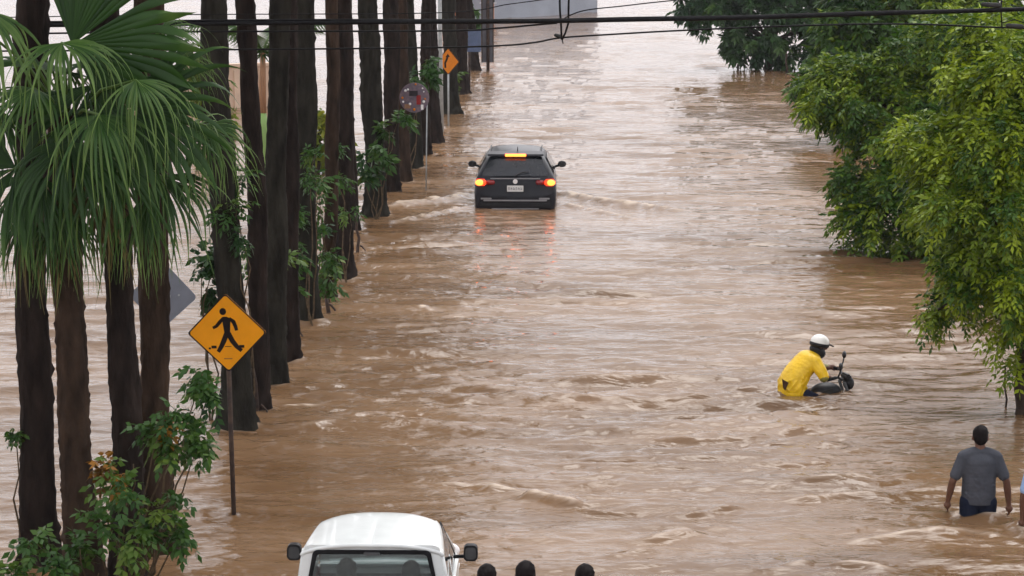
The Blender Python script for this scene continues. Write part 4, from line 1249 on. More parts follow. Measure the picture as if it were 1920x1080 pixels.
for u, lab in ((POLE_L, 'wooden utility pole left of the palms'), (POLE_R, 'wooden utility pole right of the trees')):
    p = AT(u, 60, CY + 0.15)
    root = empty('utility_pole', (p.x, p.y, bed(p.x, p.y)), lab, 'pole', group='utility poles')
    MB().tube([(0, 0, 0), (0, 0, 8.5)], [0.16, 0.11], 14).build('post', M['bark'], root, smooth=True)
    MB().box((0, -0.12, 7.9), (1.6, 0.1, 0.12), bev=0.01).build('crossarm', M['bark'], root)
    for dx in (-0.6, 0, 0.6):
        MB().lathe([(0.03, 0), (0.05, 0.04), (0.03, 0.07), (0.045, 0.11), (0.02, 0.15)], 10, (dx, -0.12, 7.96)).build('insulator', M['splice'], root, smooth=True)

# ------------------------------------------------------------------ people
def capsules(mb, chain, n=12):
    for (p0, r0), (p1, r1) in zip(chain[:-1], chain[1:]):
        mb.cap(p0, r0, p1, r1, n)

def hand(mb, wrist, d, palm_n, side):
    """palm, four unequal fingers and a thumb; d along the hand, side = towards the thumb"""
    w, d, s, n = Vector(wrist), Vector(d).normalized(), Vector(side).normalized(), Vector(palm_n).normalized()
    mb.ball(w + d * 0.05, (0.042, 0.042, 0.042), 10, 6)
    for k in range(4):
        off = s * (0.030 - 0.020 * k)
        L = (0.070, 0.078, 0.073, 0.058)[k]
        a = w + d * 0.075 + off
        m = a + d * L * 0.55 + n * 0.012
        mb.cap(w + d * 0.02 + off * 0.7, 0.012, a, 0.010, 8)
        mb.cap(a, 0.010, m, 0.009, 8)
        mb.cap(m, 0.009, m + (d * 0.6 + n * 0.7).normalized() * L * 0.5, 0.008, 8)
    t0 = w + d * 0.03 + s * 0.03
    t1 = t0 + (d * 0.6 + s * 0.7).normalized() * 0.035
    mb.cap(t0, 0.013, t1, 0.011, 8)
    mb.cap(t1, 0.011, t1 + (d * 0.9 + n * 0.4).normalized() * 0.03, 0.009, 8)

def head(mb, c, face, k=1.0):
    """c centre of the skull, face = direction looked at"""
    f = Vector(face).normalized()
    s = f.cross(Vector((0, 0, 1))).normalized()
    up = s.cross(f)
    rot = Matrix((s, f, up)).transposed()
    P = lambda x, y, z: Vector(c) + rot @ Vector((x * k, y * k, z * k))
    mb.ball(P(0, -0.005, 0.025), (0.076 * k, 0.096 * k, 0.092 * k), 18, 12, rot)
    mb.ball(P(0, 0.022, -0.045), (0.060 * k, 0.072 * k, 0.075 * k), 16, 10, rot)
    mb.cap(P(0, 0.095, 0.015), 0.010 * k, P(0, 0.112, -0.022), 0.015 * k)         # nose
    mb.cap(P(-0.020, 0.090, -0.062), 0.009 * k, P(0.020, 0.090, -0.062), 0.009 * k)  # lips
    mb.ball(P(0, 0.075, -0.098), 0.022 * k, 8, 6)                                 # chin
    for sx in (-1, 1):
        mb.ball(P(sx * 0.080, -0.005, -0.01), (0.012 * k, 0.022 * k, 0.033 * k), 10, 6, rot)
        mb.cap(P(sx * 0.018, 0.088, 0.036), 0.008 * k, P(sx * 0.045, 0.080, 0.036), 0.008 * k)  # brows
    return rot, P

def hair_cap(P, rot, k=1.0, long=0.0):
    mb = MB()
    mb.ball(P(0, -0.014, 0.042), (0.084 * k, 0.098 * k, 0.090 * k), 18, 12, rot)
    mb.ball(P(0, -0.052, -0.005), (0.076 * k, 0.062 * k, 0.078 * k), 16, 10, rot)
    for sx in (-1, 1):
        mb.ball(P(sx * 0.068, -0.004, 0.02), (0.016 * k, 0.04 * k, 0.05 * k), 10, 6, rot)
    r = random.Random(5)
    for q in range(40):
        a = r.uniform(0, 2 * PI); e = r.uniform(-0.1, 1.4)
        mb.ball(P(0.074 * math.cos(a) * math.cos(e), -0.016 + 0.086 * math.sin(a) * math.cos(e) - (0.01 if math.sin(a) > 0 else 0), 0.045 + 0.082 * math.sin(e)), r.uniform(0.010, 0.018) * k * (1 + long), 6, 5)
    return fuse(mb, 0.009, 'hair', 2)

def eyes(P, parent):
    for sx in (-1, 1):
        MB().ball(P(sx * 0.031, 0.084, 0.012), 0.011, 8, 6).build('eye', M['black'], parent, smooth=True)

def standing(name, loc, rz, label, shirt, lower, arm_l, arm_r, stride=0.10, face=(0, 1, 0), grp=None, short=True, scale=1.0, lean=0.0, lo_v=0.010):
    """a grown person, feet at loc, facing local +y"""
    root = empty(name, loc, label, 'person', rz, grp)
    root.scale = (scale,) * 3
    body = MB()
    hipz, shz = 0.90, 1.42
    L = lambda z: lean * (z - 0.9)
    # trunk
    body.ball((0, L(0.95), 0.95), (0.165, 0.115, 0.13), 16, 10)
    body.ball((0, L(1.10), 1.10), (0.150, 0.105, 0.16), 16, 10)
    body.ball((0, L(1.30), 1.30), (0.175, 0.115, 0.17), 16, 10)
    capsules(body, [((-0.15, L(1.42), 1.405), 0.060), ((0, L(1.44), 1.435), 0.066), ((0.15, L(1.42), 1.405), 0.060)])
    capsules(body, [((0, L(1.42), 1.42), 0.062), ((0, L(1.50) + 0.01, 1.52), 0.055)])
    hc = Vector((0, L(1.6) + 0.025, 1.605))
    rot, P = head(body, hc, face)
    for sx, arm in ((-1, arm_l), (1, arm_r)):
        sh = Vector((sx * 0.185, L(1.41), 1.395))
        el, wr, hd_ = (Vector(q) for q in arm)
        capsules(body, [(sh, 0.056), (sh.lerp(el, 0.5), 0.048), (el, 0.040), (el.lerp(wr, 0.35), 0.041), (wr, 0.028)])
        hand(body, wr, hd_, Vector((-sx * 0.4, 0.7, 0)), Vector((0, 1, 0)) if abs(hd_.normalized().y) < 0.8 else Vector((-sx, 0, 0)))
    legs = []
    for sx in (-1, 1):
        y = sx * stride
        hip = Vector((sx * 0.092, 0, 0.90)); kn = Vector((sx * 0.105, y * 0.8 + 0.03, 0.49)); an = Vector((sx * 0.108, y * 1.3 - 0.03, 0.085))
        legs.append((hip, kn, an))
        capsules(body, [(hip, 0.092), (hip.lerp(kn, 0.45), 0.080), (kn, 0.056), (kn.lerp(an, 0.3), 0.058), (an, 0.040)])
        capsules(body, [((an.x, an.y - 0.03, 0.04), 0.036), ((an.x, an.y + 0.09, 0.035), 0.036), ((an.x, an.y + 0.15, 0.025), 0.026)])
    mobj('body', fuse(body, lo_v, 'body', 3), M['skin'], root)
    # shirt: straight hanging cloth with creases
    s = MB()
    for k in range(11):
        z = 0.93 + k * 0.041
        wx = 0.176 + 0.006 * math.sin(k * 0.9) + 0.022 * (k / 10.0)
        s.ball((0, L(z), z), (wx, 0.136, 0.125 if 0 < k else 0.07), 22, 12)
    capsules(s, [((-0.165, L(1.42), 1.388), 0.080), ((-0.07, L(1.43), 1.425), 0.080), ((0, L(1.44), 1.432), 0.078), ((0.07, L(1.43), 1.425), 0.080), ((0.165, L(1.42), 1.388), 0.080)])
    s.tube([(0, L(0.9), 0.885), (0, L(0.95), 0.95), (0, L(1.05), 1.05)], [0.136, 0.134, 0.130], 24, flat=1.32)
    rc = random.Random(int(loc[0] * 100) + 7)
    for k in range(22):
        sgn = rc.choice((-1, 1)); z = rc.uniform(0.93, 1.30); xx = rc.uniform(0.02, 0.15); yy = -0.122 * math.sqrt(max(0.05, 1 - (xx / 0.19) ** 2)) * rc.choice((1, 1, -1))
        s.cap((sgn * xx, L(z) + yy * 1.06, z), 0.013, (sgn * (xx - 0.07), L(z) + yy * 1.10, z - rc.uniform(0.02, 0.11)), 0.007, 8)
    for sx, arm in ((-1, arm_l), (1, arm_r)):
        sh = Vector((sx * 0.165, L(1.41), 1.385)); el = Vector(arm[0])
        end = sh.lerp(el, 0.74 if short else 0.98)
        capsules(s, [(sh, 0.078), (sh.lerp(el, 0.45), 0.070), (end, 0.064)])
        if not short:
            capsules(s, [(el, 0.055), (Vector(arm[1]), 0.042)])
    mobj('shirt', fuse(s, 0.010, 'shirt', 2), M[shirt], root)
    p = MB()
    p.ball((0, L(0.9), 0.93), (0.172, 0.128, 0.12), 16, 10)
    for hip, kn, an in legs:
        end = hip.lerp(kn, 0.82)
        capsules(p, [(hip, 0.110), (hip.lerp(kn, 0.45), 0.102), (end, 0.088)])
    mobj('shorts', fuse(p, 0.011, 'shorts', 2), M[lower], root)
    mobj('hair', hair_cap(P, rot), M['hair'], root)
    eyes(P, root)
    return root

# man in grey shirt wading away
p = G(1833, 968)
standing('person', (p.x, p.y, -0.735), R(-3), 'person in grey t-shirt and dark shorts wading away with arms held out', 'grey_shirt', 'navy',
         ((-0.285, -0.03, 1.13), (-0.315, 0.05, 0.89), (-0.05, 0.25, -1)), ((0.285, -0.05, 1.14), (0.325, -0.02, 0.88), (0.12, 0.15, -1)), 0.05, face=(0.05, 1, -0.12), grp='people wading')
p = G(1958, 992)
standing('person', (p.x, p.y, -0.735), R(5), 'person in light blue shirt cut off by the right edge', 'blue_shirt', 'navy',
         ((-0.25, -0.02, 1.13), (-0.24, 0.02, 0.87), (-0.02, 0.2, -1)), ((0.25, 0.0, 1.13), (0.26, 0.08, 0.88), (0.0, 0.2, -1)), -0.06, grp='people wading', scale=0.98)
hang = (((-0.235, -0.02, 1.13), (-0.25, 0.05, 0.88), (0, 0.2, -1)), ((0.235, -0.02, 1.13), (0.25, 0.05, 0.88), (0, 0.2, -1)))
for (u, v, sh, lab, rz, sc) in ((913, 1057, 'dark_shirt', 'dark haired head at the bottom edge, nearest the white pickup', 6, 0.985), (985, 1051, 'red_shirt', 'tallest of the three dark heads at the bottom edge, the middle one', -4, 1.02), (1097, 1057, 'blue_shirt', 'dark haired head at the bottom edge, rightmost of three', 10, 0.985)):
    ztop = 1.737 * sc - 0.66
    q = G(u, v, ztop)
    standing('person', (q.x, q.y - 0.02, -0.66), R(rz), lab, sh, 'navy', *hang, stride=0.03, grp='people standing at the bottom edge', scale=sc, lo_v=0.012)

# ------------------------------------------------------------------ car driving away
def wheel(name, parent, loc, r, w):
    root = bpy.data.objects.new(name, None)
    q = Matrix.Rotation(R(90), 3, 'Y')
    # the wheel itself is the hub plate; tyre and rim are its pieces
    hubm = MB().lathe([(r * 0.30, -w * 0.30), (r * 0.30, w * 0.30)], 20, (0, 0, 0), q)
    o = hubm.build(name, M['black'], parent)
    o.location = loc
    MB().lathe([(r * 0.66, -w / 2), (r * 0.94, -w / 2), (r, -w * 0.32), (r, w * 0.32), (r * 0.94, w / 2), (r * 0.66, w / 2)], 28, (0, 0, 0), q).build('tyre', M['rubber'], o, smooth=True)
    rm = MB().lathe([(r * 0.66, -w * 0.36), (r * 0.66, w * 0.36)], 28, (0, 0, 0), q)
    for k in range(5):
        a = 2 * PI * k / 5
        rm.box((w * 0.40 * (1 if loc[0] > 0 else -1), r * 0.35 * math.cos(a), r * 0.35 * math.sin(a)), (0.02, r * 0.55, r * 0.12), Matrix.Rotation(a, 3, 'X'))
    rm.build('rim', M['rim'], o)
    bpy.data.objects.remove(root)
    return o

def loft(stations, sec, m, name, parent, sub=2):
    """stations: list of dicts; sec(st) -> half profile from bottom centre round to top centre"""
    mb = MB()
    n = None
    vs, fs = [], []
    for st in stations:
        half = sec(st)
        full = half + [(-x, z) for x, z in half[::-1][1:-1]]
        n = len(full)
        vs += [(x, st['y'], z) for x, z in full]
    m_ = len(stations)
    for i in range(m_ - 1):
        for k in range(n):
            k2 = (k + 1) % n
            fs.append((i*n+k, i*n+k2, (i+1)*n+k2, (i+1)*n+k))
    fs.append(tuple(range(n))); fs.append(tuple((m_-1)*n + k for k in range(n-1, -1, -1)))
    return mb.add(vs, fs).build(name, m, parent, smooth=True, sub=sub)

p = G(966, 391)
cz = bed(p.x, p.y)
car = empty('car', (p.x, p.y, cz), 'dark grey hatchback driving away through the flood with lit tail lamps', 'car', -R(1.97) + R(0.8))
S = [dict(y=0.00, hw=0.80, zb=0.34, zt=0.66), dict(y=0.03, hw=0.875, zb=0.27, zt=0.74), dict(y=0.10, hw=0.905, zb=0.25, zt=1.02), dict(y=0.17, hw=0.91, zb=0.24, zt=1.09),
     dict(y=0.36, hw=0.915, zb=0.24, zt=1.32), dict(y=0.50, hw=0.915, zb=0.24, zt=1.48), dict(y=0.60, hw=0.915, zb=0.24, zt=1.535), dict(y=0.95, hw=0.915, zb=0.22, zt=1.575), dict(y=1.6, hw=0.915, zb=0.22, zt=1.60),
     dict(y=2.2, hw=0.915, zb=0.22, zt=1.57), dict(y=2.5, hw=0.915, zb=0.22, zt=1.46), dict(y=3.05, hw=0.91, zb=0.22, zt=1.06), dict(y=3.7, hw=0.89, zb=0.24, zt=0.98),
     dict(y=4.2, hw=0.84, zb=0.26, zt=0.85), dict(y=4.36, hw=0.76, zb=0.32, zt=0.70)]
def car_sec(s):
    hw, zb, zt = s['hw'], s['zb'], s['zt']
    f = min(1, max(0, (zt - 1.02) / 0.5))
    rw = hw * 0.95 * (1 - f) + 0.60 * f
    zbelt = min(1.02, zt - 0.05)
    zm = zb + (zbelt - zb) * 0.62
    top = rw + 0.05 * f
    return [(0, zb), (hw * 0.86, zb), (hw * 0.985, zb + 0.08), (hw, zm), (hw * 0.985, zm + (zbelt - zm) * 0.5), (hw * 0.955, zbelt),
            (hw * 0.955 + (top - hw * 0.955) * 0.55, zbelt + (zt - zbelt) * 0.5), (top, zt - 0.09 * f - 0.01), (rw * 0.90, zt - 0.025 * f), (rw * 0.5, zt), (0, zt + 0.012 * f)]
loft(S, car_sec, M['dark_paint'], 'body', car, 2)
def quad_panel(name, pts, m, parent, th=0.006, sub=0):
    """thin curved panel from a grid of points (rows of equal length)"""
    rows, cols = len(pts), len(pts[0])
    P = [[Vector(q) for q in row] for row in pts]
    nn = (P[0][-1] - P[0][0]).cross(P[-1][0] - P[0][0]).normalized()
    vs = [q for row in P for q in row] + [q - nn * th for row in P for q in row]
    N = rows * cols
    fs = []
    for i in range(rows - 1):
        for j in range(cols - 1):
            a = i*cols + j
            fs += [(a, a+1, a+cols+1, a+cols), (N+a, N+a+cols, N+a+cols+1, N+a+1)]
    bd_ = [j for j in range(cols)] + [i*cols + cols - 1 for i in range(1, rows)] + [(rows-1)*cols + j for j in range(cols-2, -1, -1)] + [i*cols for i in range(rows-2, 0, -1)]
    for k in range(len(bd_)):
        a, b = bd_[k], bd_[(k+1) % len(bd_)]
        fs.append((a, N+a, N+b, b))
    return MB().add(vs, fs).build(name, m, parent, smooth=False)
# rear window follows the tailgate
rows = []
for t in (0, 0.33, 0.66, 1):
    y = 0.155 + (0.475 - 0.155) * t; z = 1.085 + (1.47 - 1.085) * t; hw = 0.735 + (0.575 - 0.735) * t
    rows.append([(hw * q, y - 0.022 + 0.03 * q * q, z) for q in (-1, -0.6, -0.2, 0.2, 0.6, 1)])
rg = quad_panel('rear_window', rows, M['dark_glass'], car)
MB().tube([(-0.02, 0.115, 1.075), (0.14, 0.155, 1.16), (0.30, 0.168, 1.175)], 0.010, 6).build('wiper', M['black'], rg)
# spoiler with brake lamp
sp = MB()
vs = []
for xx in (-0.62, -0.3, 0, 0.3, 0.62):
    c = 0.02 * (xx / 0.62) ** 2
    vs.append([(xx, 0.40 + c, 1.495), (xx, 0.42 + c, 1.535), (xx, 0.70, 1.575), (xx, 0.62, 1.50)])
fl = [q for r_ in vs for q in r_]
fs = []
for i in range(4):
    for k in range(4):
        k2 = (k + 1) % 4
        fs.append((i*4+k, i*4+k2, (i+1)*4+k2, (i+1)*4+k))
fs += [(0, 1, 2, 3), (19, 18, 17, 16)]
spo = sp.add(fl, fs).build('spoiler', M['dark_paint'], car)
MB().box((0, 0.392, 1.515), (0.46, 0.05, 0.055), bev=0.008).build('brake_light', M['amber_lit'], spo)
for sx in (-1, 1):
    # tail lamps wrap round the corner: lit outer part, red inner part on the tailgate
    tl = MB().box((sx * 0.76, 0.040, 0.955), (0.23, 0.10, 0.145), Matrix.Rotation(R(sx * 14), 3, 'Z'), 0.03).build('tail_light', M['red_lit'], car, smooth=True)
    MB().ball((sx * 0.785, -0.012, 0.955), (0.095, 0.030, 0.068), 16, 8).build('lit_bulb', M['amber_lit'], tl, smooth=True)
    MB().box((sx * 0.545, 0.035, 0.955), (0.19, 0.05, 0.10), None, 0.02).build('reflector', M['red_lens'], tl, smooth=True)
    # side windows
    for (y0, y1, u0, u1) in ((0.62, 1.12, 0.75, 1.10), (1.18, 1.95, 1.17, 1.93), (2.0, 2.88, 1.98, 2.35)):
        pts = []
        for t in (0, 0.5, 1):
            z = 1.055 + (1.43 - 1.055) * t
            xx = (0.872 + (0.680 - 0.872) * t) + 0.012
            ya, yb = y0 + (u0 - y0) * t, y1 + (u1 - y1) * t
            pts.append([(sx * xx, ya, z), (sx * (xx + 0.004), (ya + yb) / 2, z), (sx * xx, yb, z)])
        quad_panel('side_window', pts if sx > 0 else [r_[::-1] for r_ in pts], M['dark_glass'], car)
    rl = MB().tube([(sx * 0.575, 0.78, 1.525), (sx * 0.575, 0.9, 1.555), (sx * 0.575, 1.9, 1.575), (sx * 0.575, 2.05, 1.54)], 0.014, 8).build('roof_rail', M['grey_plastic'], car, smooth=True)
    mr = MB().ball((sx * 1.03, 2.42, 1.09), (0.105, 0.065, 0.075), 14, 10)
    mr.cap((sx * 0.88, 2.46, 1.03), 0.03, (sx * 0.97, 2.43, 1.05), 0.03)
    mo = MB().ball((sx * 1.035, 2.42, 1.09), (0.10, 0.06, 0.078), 14, 10).cap((sx * 0.88, 2.46, 1.03), 0.028, (sx * 0.98, 2.43, 1.06), 0.028).build('side_mirror', M['black'], car, smooth=True)
    MB().box((sx * 1.035, 2.357, 1.09), (0.15, 0.008, 0.10), bev=0.003).build('mirror_glass', M['dark_glass'], mo)
    wheel('wheel', car, (sx * 0.80, 0.78, 0.31), 0.33, 0.21)
    wheel('wheel', car, (sx * 0.80, 3.42, 0.31), 0.33, 0.21)
    MB().box((sx * 0.64, -0.005, 0.60), (0.24, 0.03, 0.035), bev=0.008).build('bumper_reflector', M['rim'], car)
    MB().box((sx * 0.918, 1.55, 0.93), (0.02, 0.16, 0.022), bev=0.006).build('door_handle', M['dark_paint'], car)
MB().box((0, -0.008, 0.56), (1.40, 0.05, 0.030), bev=0.008).build('bumper_trim', M['rim'], car)
MB().box((0, 0.008, 0.47), (1.58, 0.07, 0.13), bev=0.03).build('lower_bumper', M['black'], car)
MB().box((0, -0.004, 0.375), (1.05, 0.05, 0.022), bev=0.006).build('skid_trim', M['rim'], car)
MB().box((0, 0.022, 1.04), (1.10, 0.02, 0.018), bev=0.004).build('tailgate_trim', M['rim'], car)
pt = MB().box((0, 0.018, 0.82), (0.36, 0.016, 0.135), bev=0.004).build('licence_plate', M['plate'], car)
pf = MB().box((0, 0.028, 0.82), (0.39, 0.016, 0.165), bev=0.004).build('plate_surround', M['black'], car)
ink = MB()
for k in range(6):
    x = -0.135 + k * 0.054
    ink.box((x - 0.011, 0.0085, 0.82), (0.007, 0.003, 0.06)).box((x + 0.011, 0.0085, 0.815), (0.007, 0.003, 0.05)).box((x, 0.0085, 0.845 - 0.02 * (k % 3)), (0.02, 0.003, 0.008))
ink.build('plate_marks', M['plate_ink'], pt)
em = MB().lathe([(0.052, 0), (0.052, 0.012), (0.045, 0.016)], 24, (0, 0.032, 0.975), Matrix.Rotation(R(90), 3, 'X')).build('emblem', M['bead'], car)
MB().tube([(0.04, 0.78, 1.565), (0.04, 0.72, 1.62), (0.04, 0.66, 1.68)], [0.014, 0.009, 0.005], 6).build('antenna', M['black'], car)

# ------------------------------------------------------------------ white pickup at the bottom edge
rz_ = -R(1.0)
ztop = 1.66
gz = -0.66
pk = G(697, 1022, ztop + gz - 0.03)
pick = empty('pickup', (pk.x, pk.y, gz), 'white pickup cab seen from behind with dark framed rear window at the bottom edge', 'pickup', rz_)
pick.scale = (0.955, 1, 1)
# roof shell
def roof_hw(t):
    return 0.668 - 0.085 * t - 0.02 * t ** 3
def roof_pt(q, t):
    """q -1..1 across, t 0..1 back to front"""
    hw = roof_hw(t)
    edge = abs(q) ** 3.2
    z = ztop - 0.085 * edge - 0.015 * (1 - t) ** 4 - 0.07 * max(0, (t - 0.72) / 0.28) ** 2
    y = 0.0 + 1.16 * t - 0.02 * (1 - abs(q) ** 2) * (1 - t) - 0.10 * edge * t ** 3
    if abs(q) > 0.99: z -= 0.03
    return (hw * q, y, z)
ts = [0, 0.03, 0.1, 0.22, 0.36, 0.5, 0.64, 0.76, 0.86, 0.94, 1.0]
qs = [-1, -0.97, -0.9, -0.75, -0.55, -0.3, -0.04, 0, 0.04, 0.3, 0.55, 0.75, 0.9, 0.97, 1]
vs, fs = [], []
for t in ts:
    for q in qs:
        x, y, z = roof_pt(q, t)
        if q == 0 and 0.0 < t < 0.6: z -= 0.010
        vs.append((x, y, z))
nq = len(qs)
for i in range(len(ts) - 1):
    for j in range(nq - 1):
        fs.append((i*nq+j, i*nq+j+1, (i+1)*nq+j+1, (i+1)*nq+j))
ro = MB().add(vs, fs).build('roof', M['white_paint'], pick, smooth=True, sub=1)
sl = ro.modifiers.new('thickness', 'SOLIDIFY'); sl.thickness = 0.035; sl.offset = -1
def frustum(mb, pts, th):
    return mb
# rear wall of the cab with a window opening
def rr_rect(hw0, hw1, z0, z1, rad, n=5):
    """rounded trapezoid, bottom half width hw0 at z0 and top hw1 at z1"""
    out = []
    for (cx, cz, a0) in ((hw1 - rad, z1 - rad, 0), (-hw1 + rad, z1 - rad, 90), (-hw0 + rad, z0 + rad, 180), (hw0 - rad, z0 + rad, 270)):
        for j in range(n + 1):
            a = R(a0 + 90 * j / n)
            out.append((cx + rad * math.cos(a), cz + rad * math.sin(a)))
    return out
outer = rr_rect(0.722, 0.628, 1.00, 1.630, 0.07)
inner = rr_rect(0.600, 0.535, 1.16, 1.575, 0.05)
mb = MB(); ring_prism(mb, outer, inner, 0.0, 0.05)
o = mb.build('rear_wall', M['white_paint'], pick); 
TILT = R(-7)
def tiltz(o, z0=1.63): 
    pass
seal_o = rr_rect(0.612, 0.547, 1.148, 1.587, 0.055); seal_i = rr_rect(0.575, 0.510, 1.185, 1.550, 0.04)
mb = MB(); ring_prism(mb, seal_o, seal_i, -0.014, 0.03)
se = mb.build('window_seal', M['rubber'], pick)
gw = MB().prism(rr_rect(0.578, 0.513, 1.182, 1.553, 0.04), 0.005, (0, 0.008, 0)).build('rear_window', M['rear_glass'], pick)
MB().box((0, -0.018, 1.556), (0.15, 0.02, 0.026), bev=0.006).build('brake_light', M['grey_plastic'], pick)
# pillars and doors
for sx in (-1, 1):
    MB().tube([(sx * 0.520, 1.13, 1.505), (sx * 0.590, 1.37, 1.32), (sx * 0.65, 1.62, 1.10)], [0.022, 0.032, 0.040], 10).build('front_pillar', M['white_paint'], pick, smooth=True)
    MB().tube([(sx * 0.615, 0.07, 1.57), (sx * 0.652, 0.09, 1.32), (sx * 0.685, 0.11, 1.06)], [0.035, 0.042, 0.050], 10).build('rear_pillar', M['white_paint'], pick, smooth=True)
    dr = MB().box((sx * 0.700, 0.86, 0.80), (0.05, 1.50, 0.56), None, 0.02).build('door', M['white_paint'], pick, smooth=False)
    MB().box((sx * 0.732, 0.35, 0.95), (0.02, 0.16, 0.03), bev=0.006).build('handle', M['black'], dr)
    pts = [[(sx * 0.705, 0.16, 1.075), (sx * 0.705, 0.8, 1.075), (sx * 0.690, 1.54, 1.075)], [(sx * 0.678, 0.14, 1.31), (sx * 0.662, 0.75, 1.31), (sx * 0.632, 1.32, 1.31)], [(sx * 0.650, 0.13, 1.535), (sx * 0.615, 0.6, 1.545), (sx * 0.575, 1.06, 1.535)]]
    sw = quad_panel('side_window', pts if sx > 0 else [r_[::-1] for r_ in pts], M['glass'], pick)
    MB().tube([(sx * 0.648, 0.13, 1.53), (sx * 0.612, 0.6, 1.54), (sx * 0.572, 1.06, 1.53), (sx * 0.628, 1.32, 1.30), (sx * 0.688, 1.54, 1.075)], 0.009, 6).build('window_trim', M['rubber'], sw, smooth=True)
    mr = MB().prism(rr_rect(0.070, 0.068, -0.076, 0.076, 0.045), 0.075, (sx * 0.86, 1.12, 1.215))
    mr.cap((sx * 0.70, 1.26, 1.14), 0.018, (sx * 0.80, 1.18, 1.17), 0.018)
    mo = mr.build('side_mirror', M['black'], pick)
    MB().prism(rr_rect(0.052, 0.050, -0.056, 0.056, 0.032), 0.006, (sx * 0.86, 1.113, 1.215)).build('mirror_glass', M['grey_plastic'], mo)
    for y in (1.95, -1.0):
        wheel('wheel', pick, (sx * 0.66, y, 0.31), 0.32, 0.20)
    MB().box((sx * 0.745, -0.92, 0.78), (0.04, 1.72, 0.42), bev=0.015).build('bed_side', M['white_paint'], pick)
    MB().box((sx * 0.74, -1.80, 0.72), (0.10, 0.05, 0.30), bev=0.012).build('tail_light', M['red_lens'], pick)
    MB().ball((sx * 0.58, 2.63, 0.78), (0.11, 0.05, 0.08), 14, 8).build('headlight', M['bead'], pick, smooth=True)
MB().box((0, -0.92, 0.60), (1.46, 1.70, 0.05)).build('bed_floor', M['grey_plastic'], pick)
tg = MB().box((0, -1.795, 0.78), (1.36, 0.045, 0.42), bev=0.012).build('tailgate', M['white_paint'], pick)
MB().box((0, -1.83, 0.88), (0.22, 0.02, 0.06), bev=0.006).build('handle', M['black'], tg)
MB().box((0, -1.88, 0.46), (1.45, 0.08, 0.14), bev=0.02).build('rear_bumper', M['grey_plastic'], pick)
MB().box((0, -0.03, 0.80), (1.48, 0.04, 0.44), bev=0.01).build('cab_back', M['white_paint'], pick)
wind = quad_panel('windscreen', [[(-0.69, 1.60, 0.98), (0, 1.68, 0.98), (0.69, 1.60, 0.98)], [(-0.52, 1.12, 1.50), (0, 1.15, 1.55), (0.52, 1.12, 1.50)]], M['glass'], pick)
MB().box((0, 2.12, 0.84), (1.22, 1.02, 0.16), bev=0.06).build('bonnet', M['white_paint'], pick, smooth=False)
MB().box((0, 2.10, 0.60), (1.38, 1.04, 0.32), bev=0.08).build('engine_bay', M['white_paint'], pick)
MB().box((0, 2.64, 0.52), (1.50, 0.12, 0.18), bev=0.03).build('front_bumper', M['grey_plastic'], pick)
MB().box((0, 0.85, 0.46), (1.44, 1.60, 0.06)).build('floor_pan', M['grey_plastic'], pick)
MB().box((0, 1.48, 0.86), (1.38, 0.30, 0.16), bev=0.04).build('dashboard', M['grey_plastic'], pick)
MB().box((0, 1.60, 0.83), (1.38, 0.14, 0.28), bev=0.03).build('cowl', M['white_paint'], pick)
for sx in (-1, 1):
    st = MB().box((sx * 0.34, 0.52, 0.52), (0.50, 0.50, 0.10), None, 0.03).box((sx * 0.34, 0.24, 0.84), (0.48, 0.10, 0.44), None, 0.04)
    st.build('seat', M['grey_plastic'], pick)

def seated(name, loc, rz, label, shirt, hair_long, grp):
    root = empty(name, loc, label, 'person', rz, grp)
    b = MB()
    b.ball((0, 0, 0.10), (0.165, 0.13, 0.12), 14, 8)
    b.ball((0, -0.01, 0.28), (0.15, 0.11, 0.18), 14, 8)
    b.ball((0, 0.0, 0.45), (0.175, 0.115, 0.16), 14, 8)
    capsules(b, [((-0.15, 0, 0.55), 0.06), ((0, 0, 0.58), 0.065), ((0.15, 0, 0.55), 0.06)])
    capsules(b, [((0, 0, 0.56), 0.06), ((0, 0.02, 0.66), 0.053)])
    rot, P = head(b, (0, 0.03, 0.75), (0, 1, 0))
    for sx in (-1, 1):
        capsules(b, [((sx * 0.18, 0, 0.54), 0.055), ((sx * 0.22, 0.05, 0.28), 0.042), ((sx * 0.14, 0.26, 0.20), 0.028)])
        hand(b, (sx * 0.14, 0.26, 0.20), (0, 1, -0.2), (0, 0, -1), (-sx, 0, 0))
        capsules(b, [((sx * 0.09, 0.02, 0.08), 0.09), ((sx * 0.11, 0.40, 0.10), 0.06), ((sx * 0.11, 0.62, -0.16), 0.045)])
        capsules(b, [((sx * 0.11, 0.62, -0.17), 0.035), ((sx * 0.11, 0.74, -0.20), 0.03)])
    mobj('body', fuse(b, 0.012, 'body', 3), M['skin'], root)
    s = MB()
    s.ball((0, 0, 0.16), (0.175, 0.14, 0.12), 14, 8)
    s.ball((0, -0.01, 0.30), (0.168, 0.125, 0.18), 14, 8); s.ball((0, 0, 0.45), (0.192, 0.132, 0.15), 14, 8)
    capsules(s, [((-0.15, 0, 0.545), 0.073), ((0, 0, 0.57), 0.072), ((0.15, 0, 0.545), 0.073)])
    for sx in (-1, 1):
        capsules(s, [((sx * 0.178, 0, 0.54), 0.072), ((sx * 0.215, 0.04, 0.32), 0.06)])
    mobj('shirt', fuse(s, 0.012, 'shirt', 2), M[shirt], root)
    t = MB().ball((0, 0, 0.08), (0.175, 0.145, 0.11), 14, 8)
    for sx in (-1, 1):
        capsules(t, [((sx * 0.09, 0.02, 0.08), 0.105), ((sx * 0.11, 0.36, 0.10), 0.082)])
    mobj('shorts', fuse(t, 0.012, 'shorts', 2), M['navy'], root)
    mobj('hair', hair_cap(P, rot, 1.0, hair_long), M['hair'], root)
    eyes(P, root)
    return root
Rm = Matrix.Rotation(rz_, 3, 'Z')
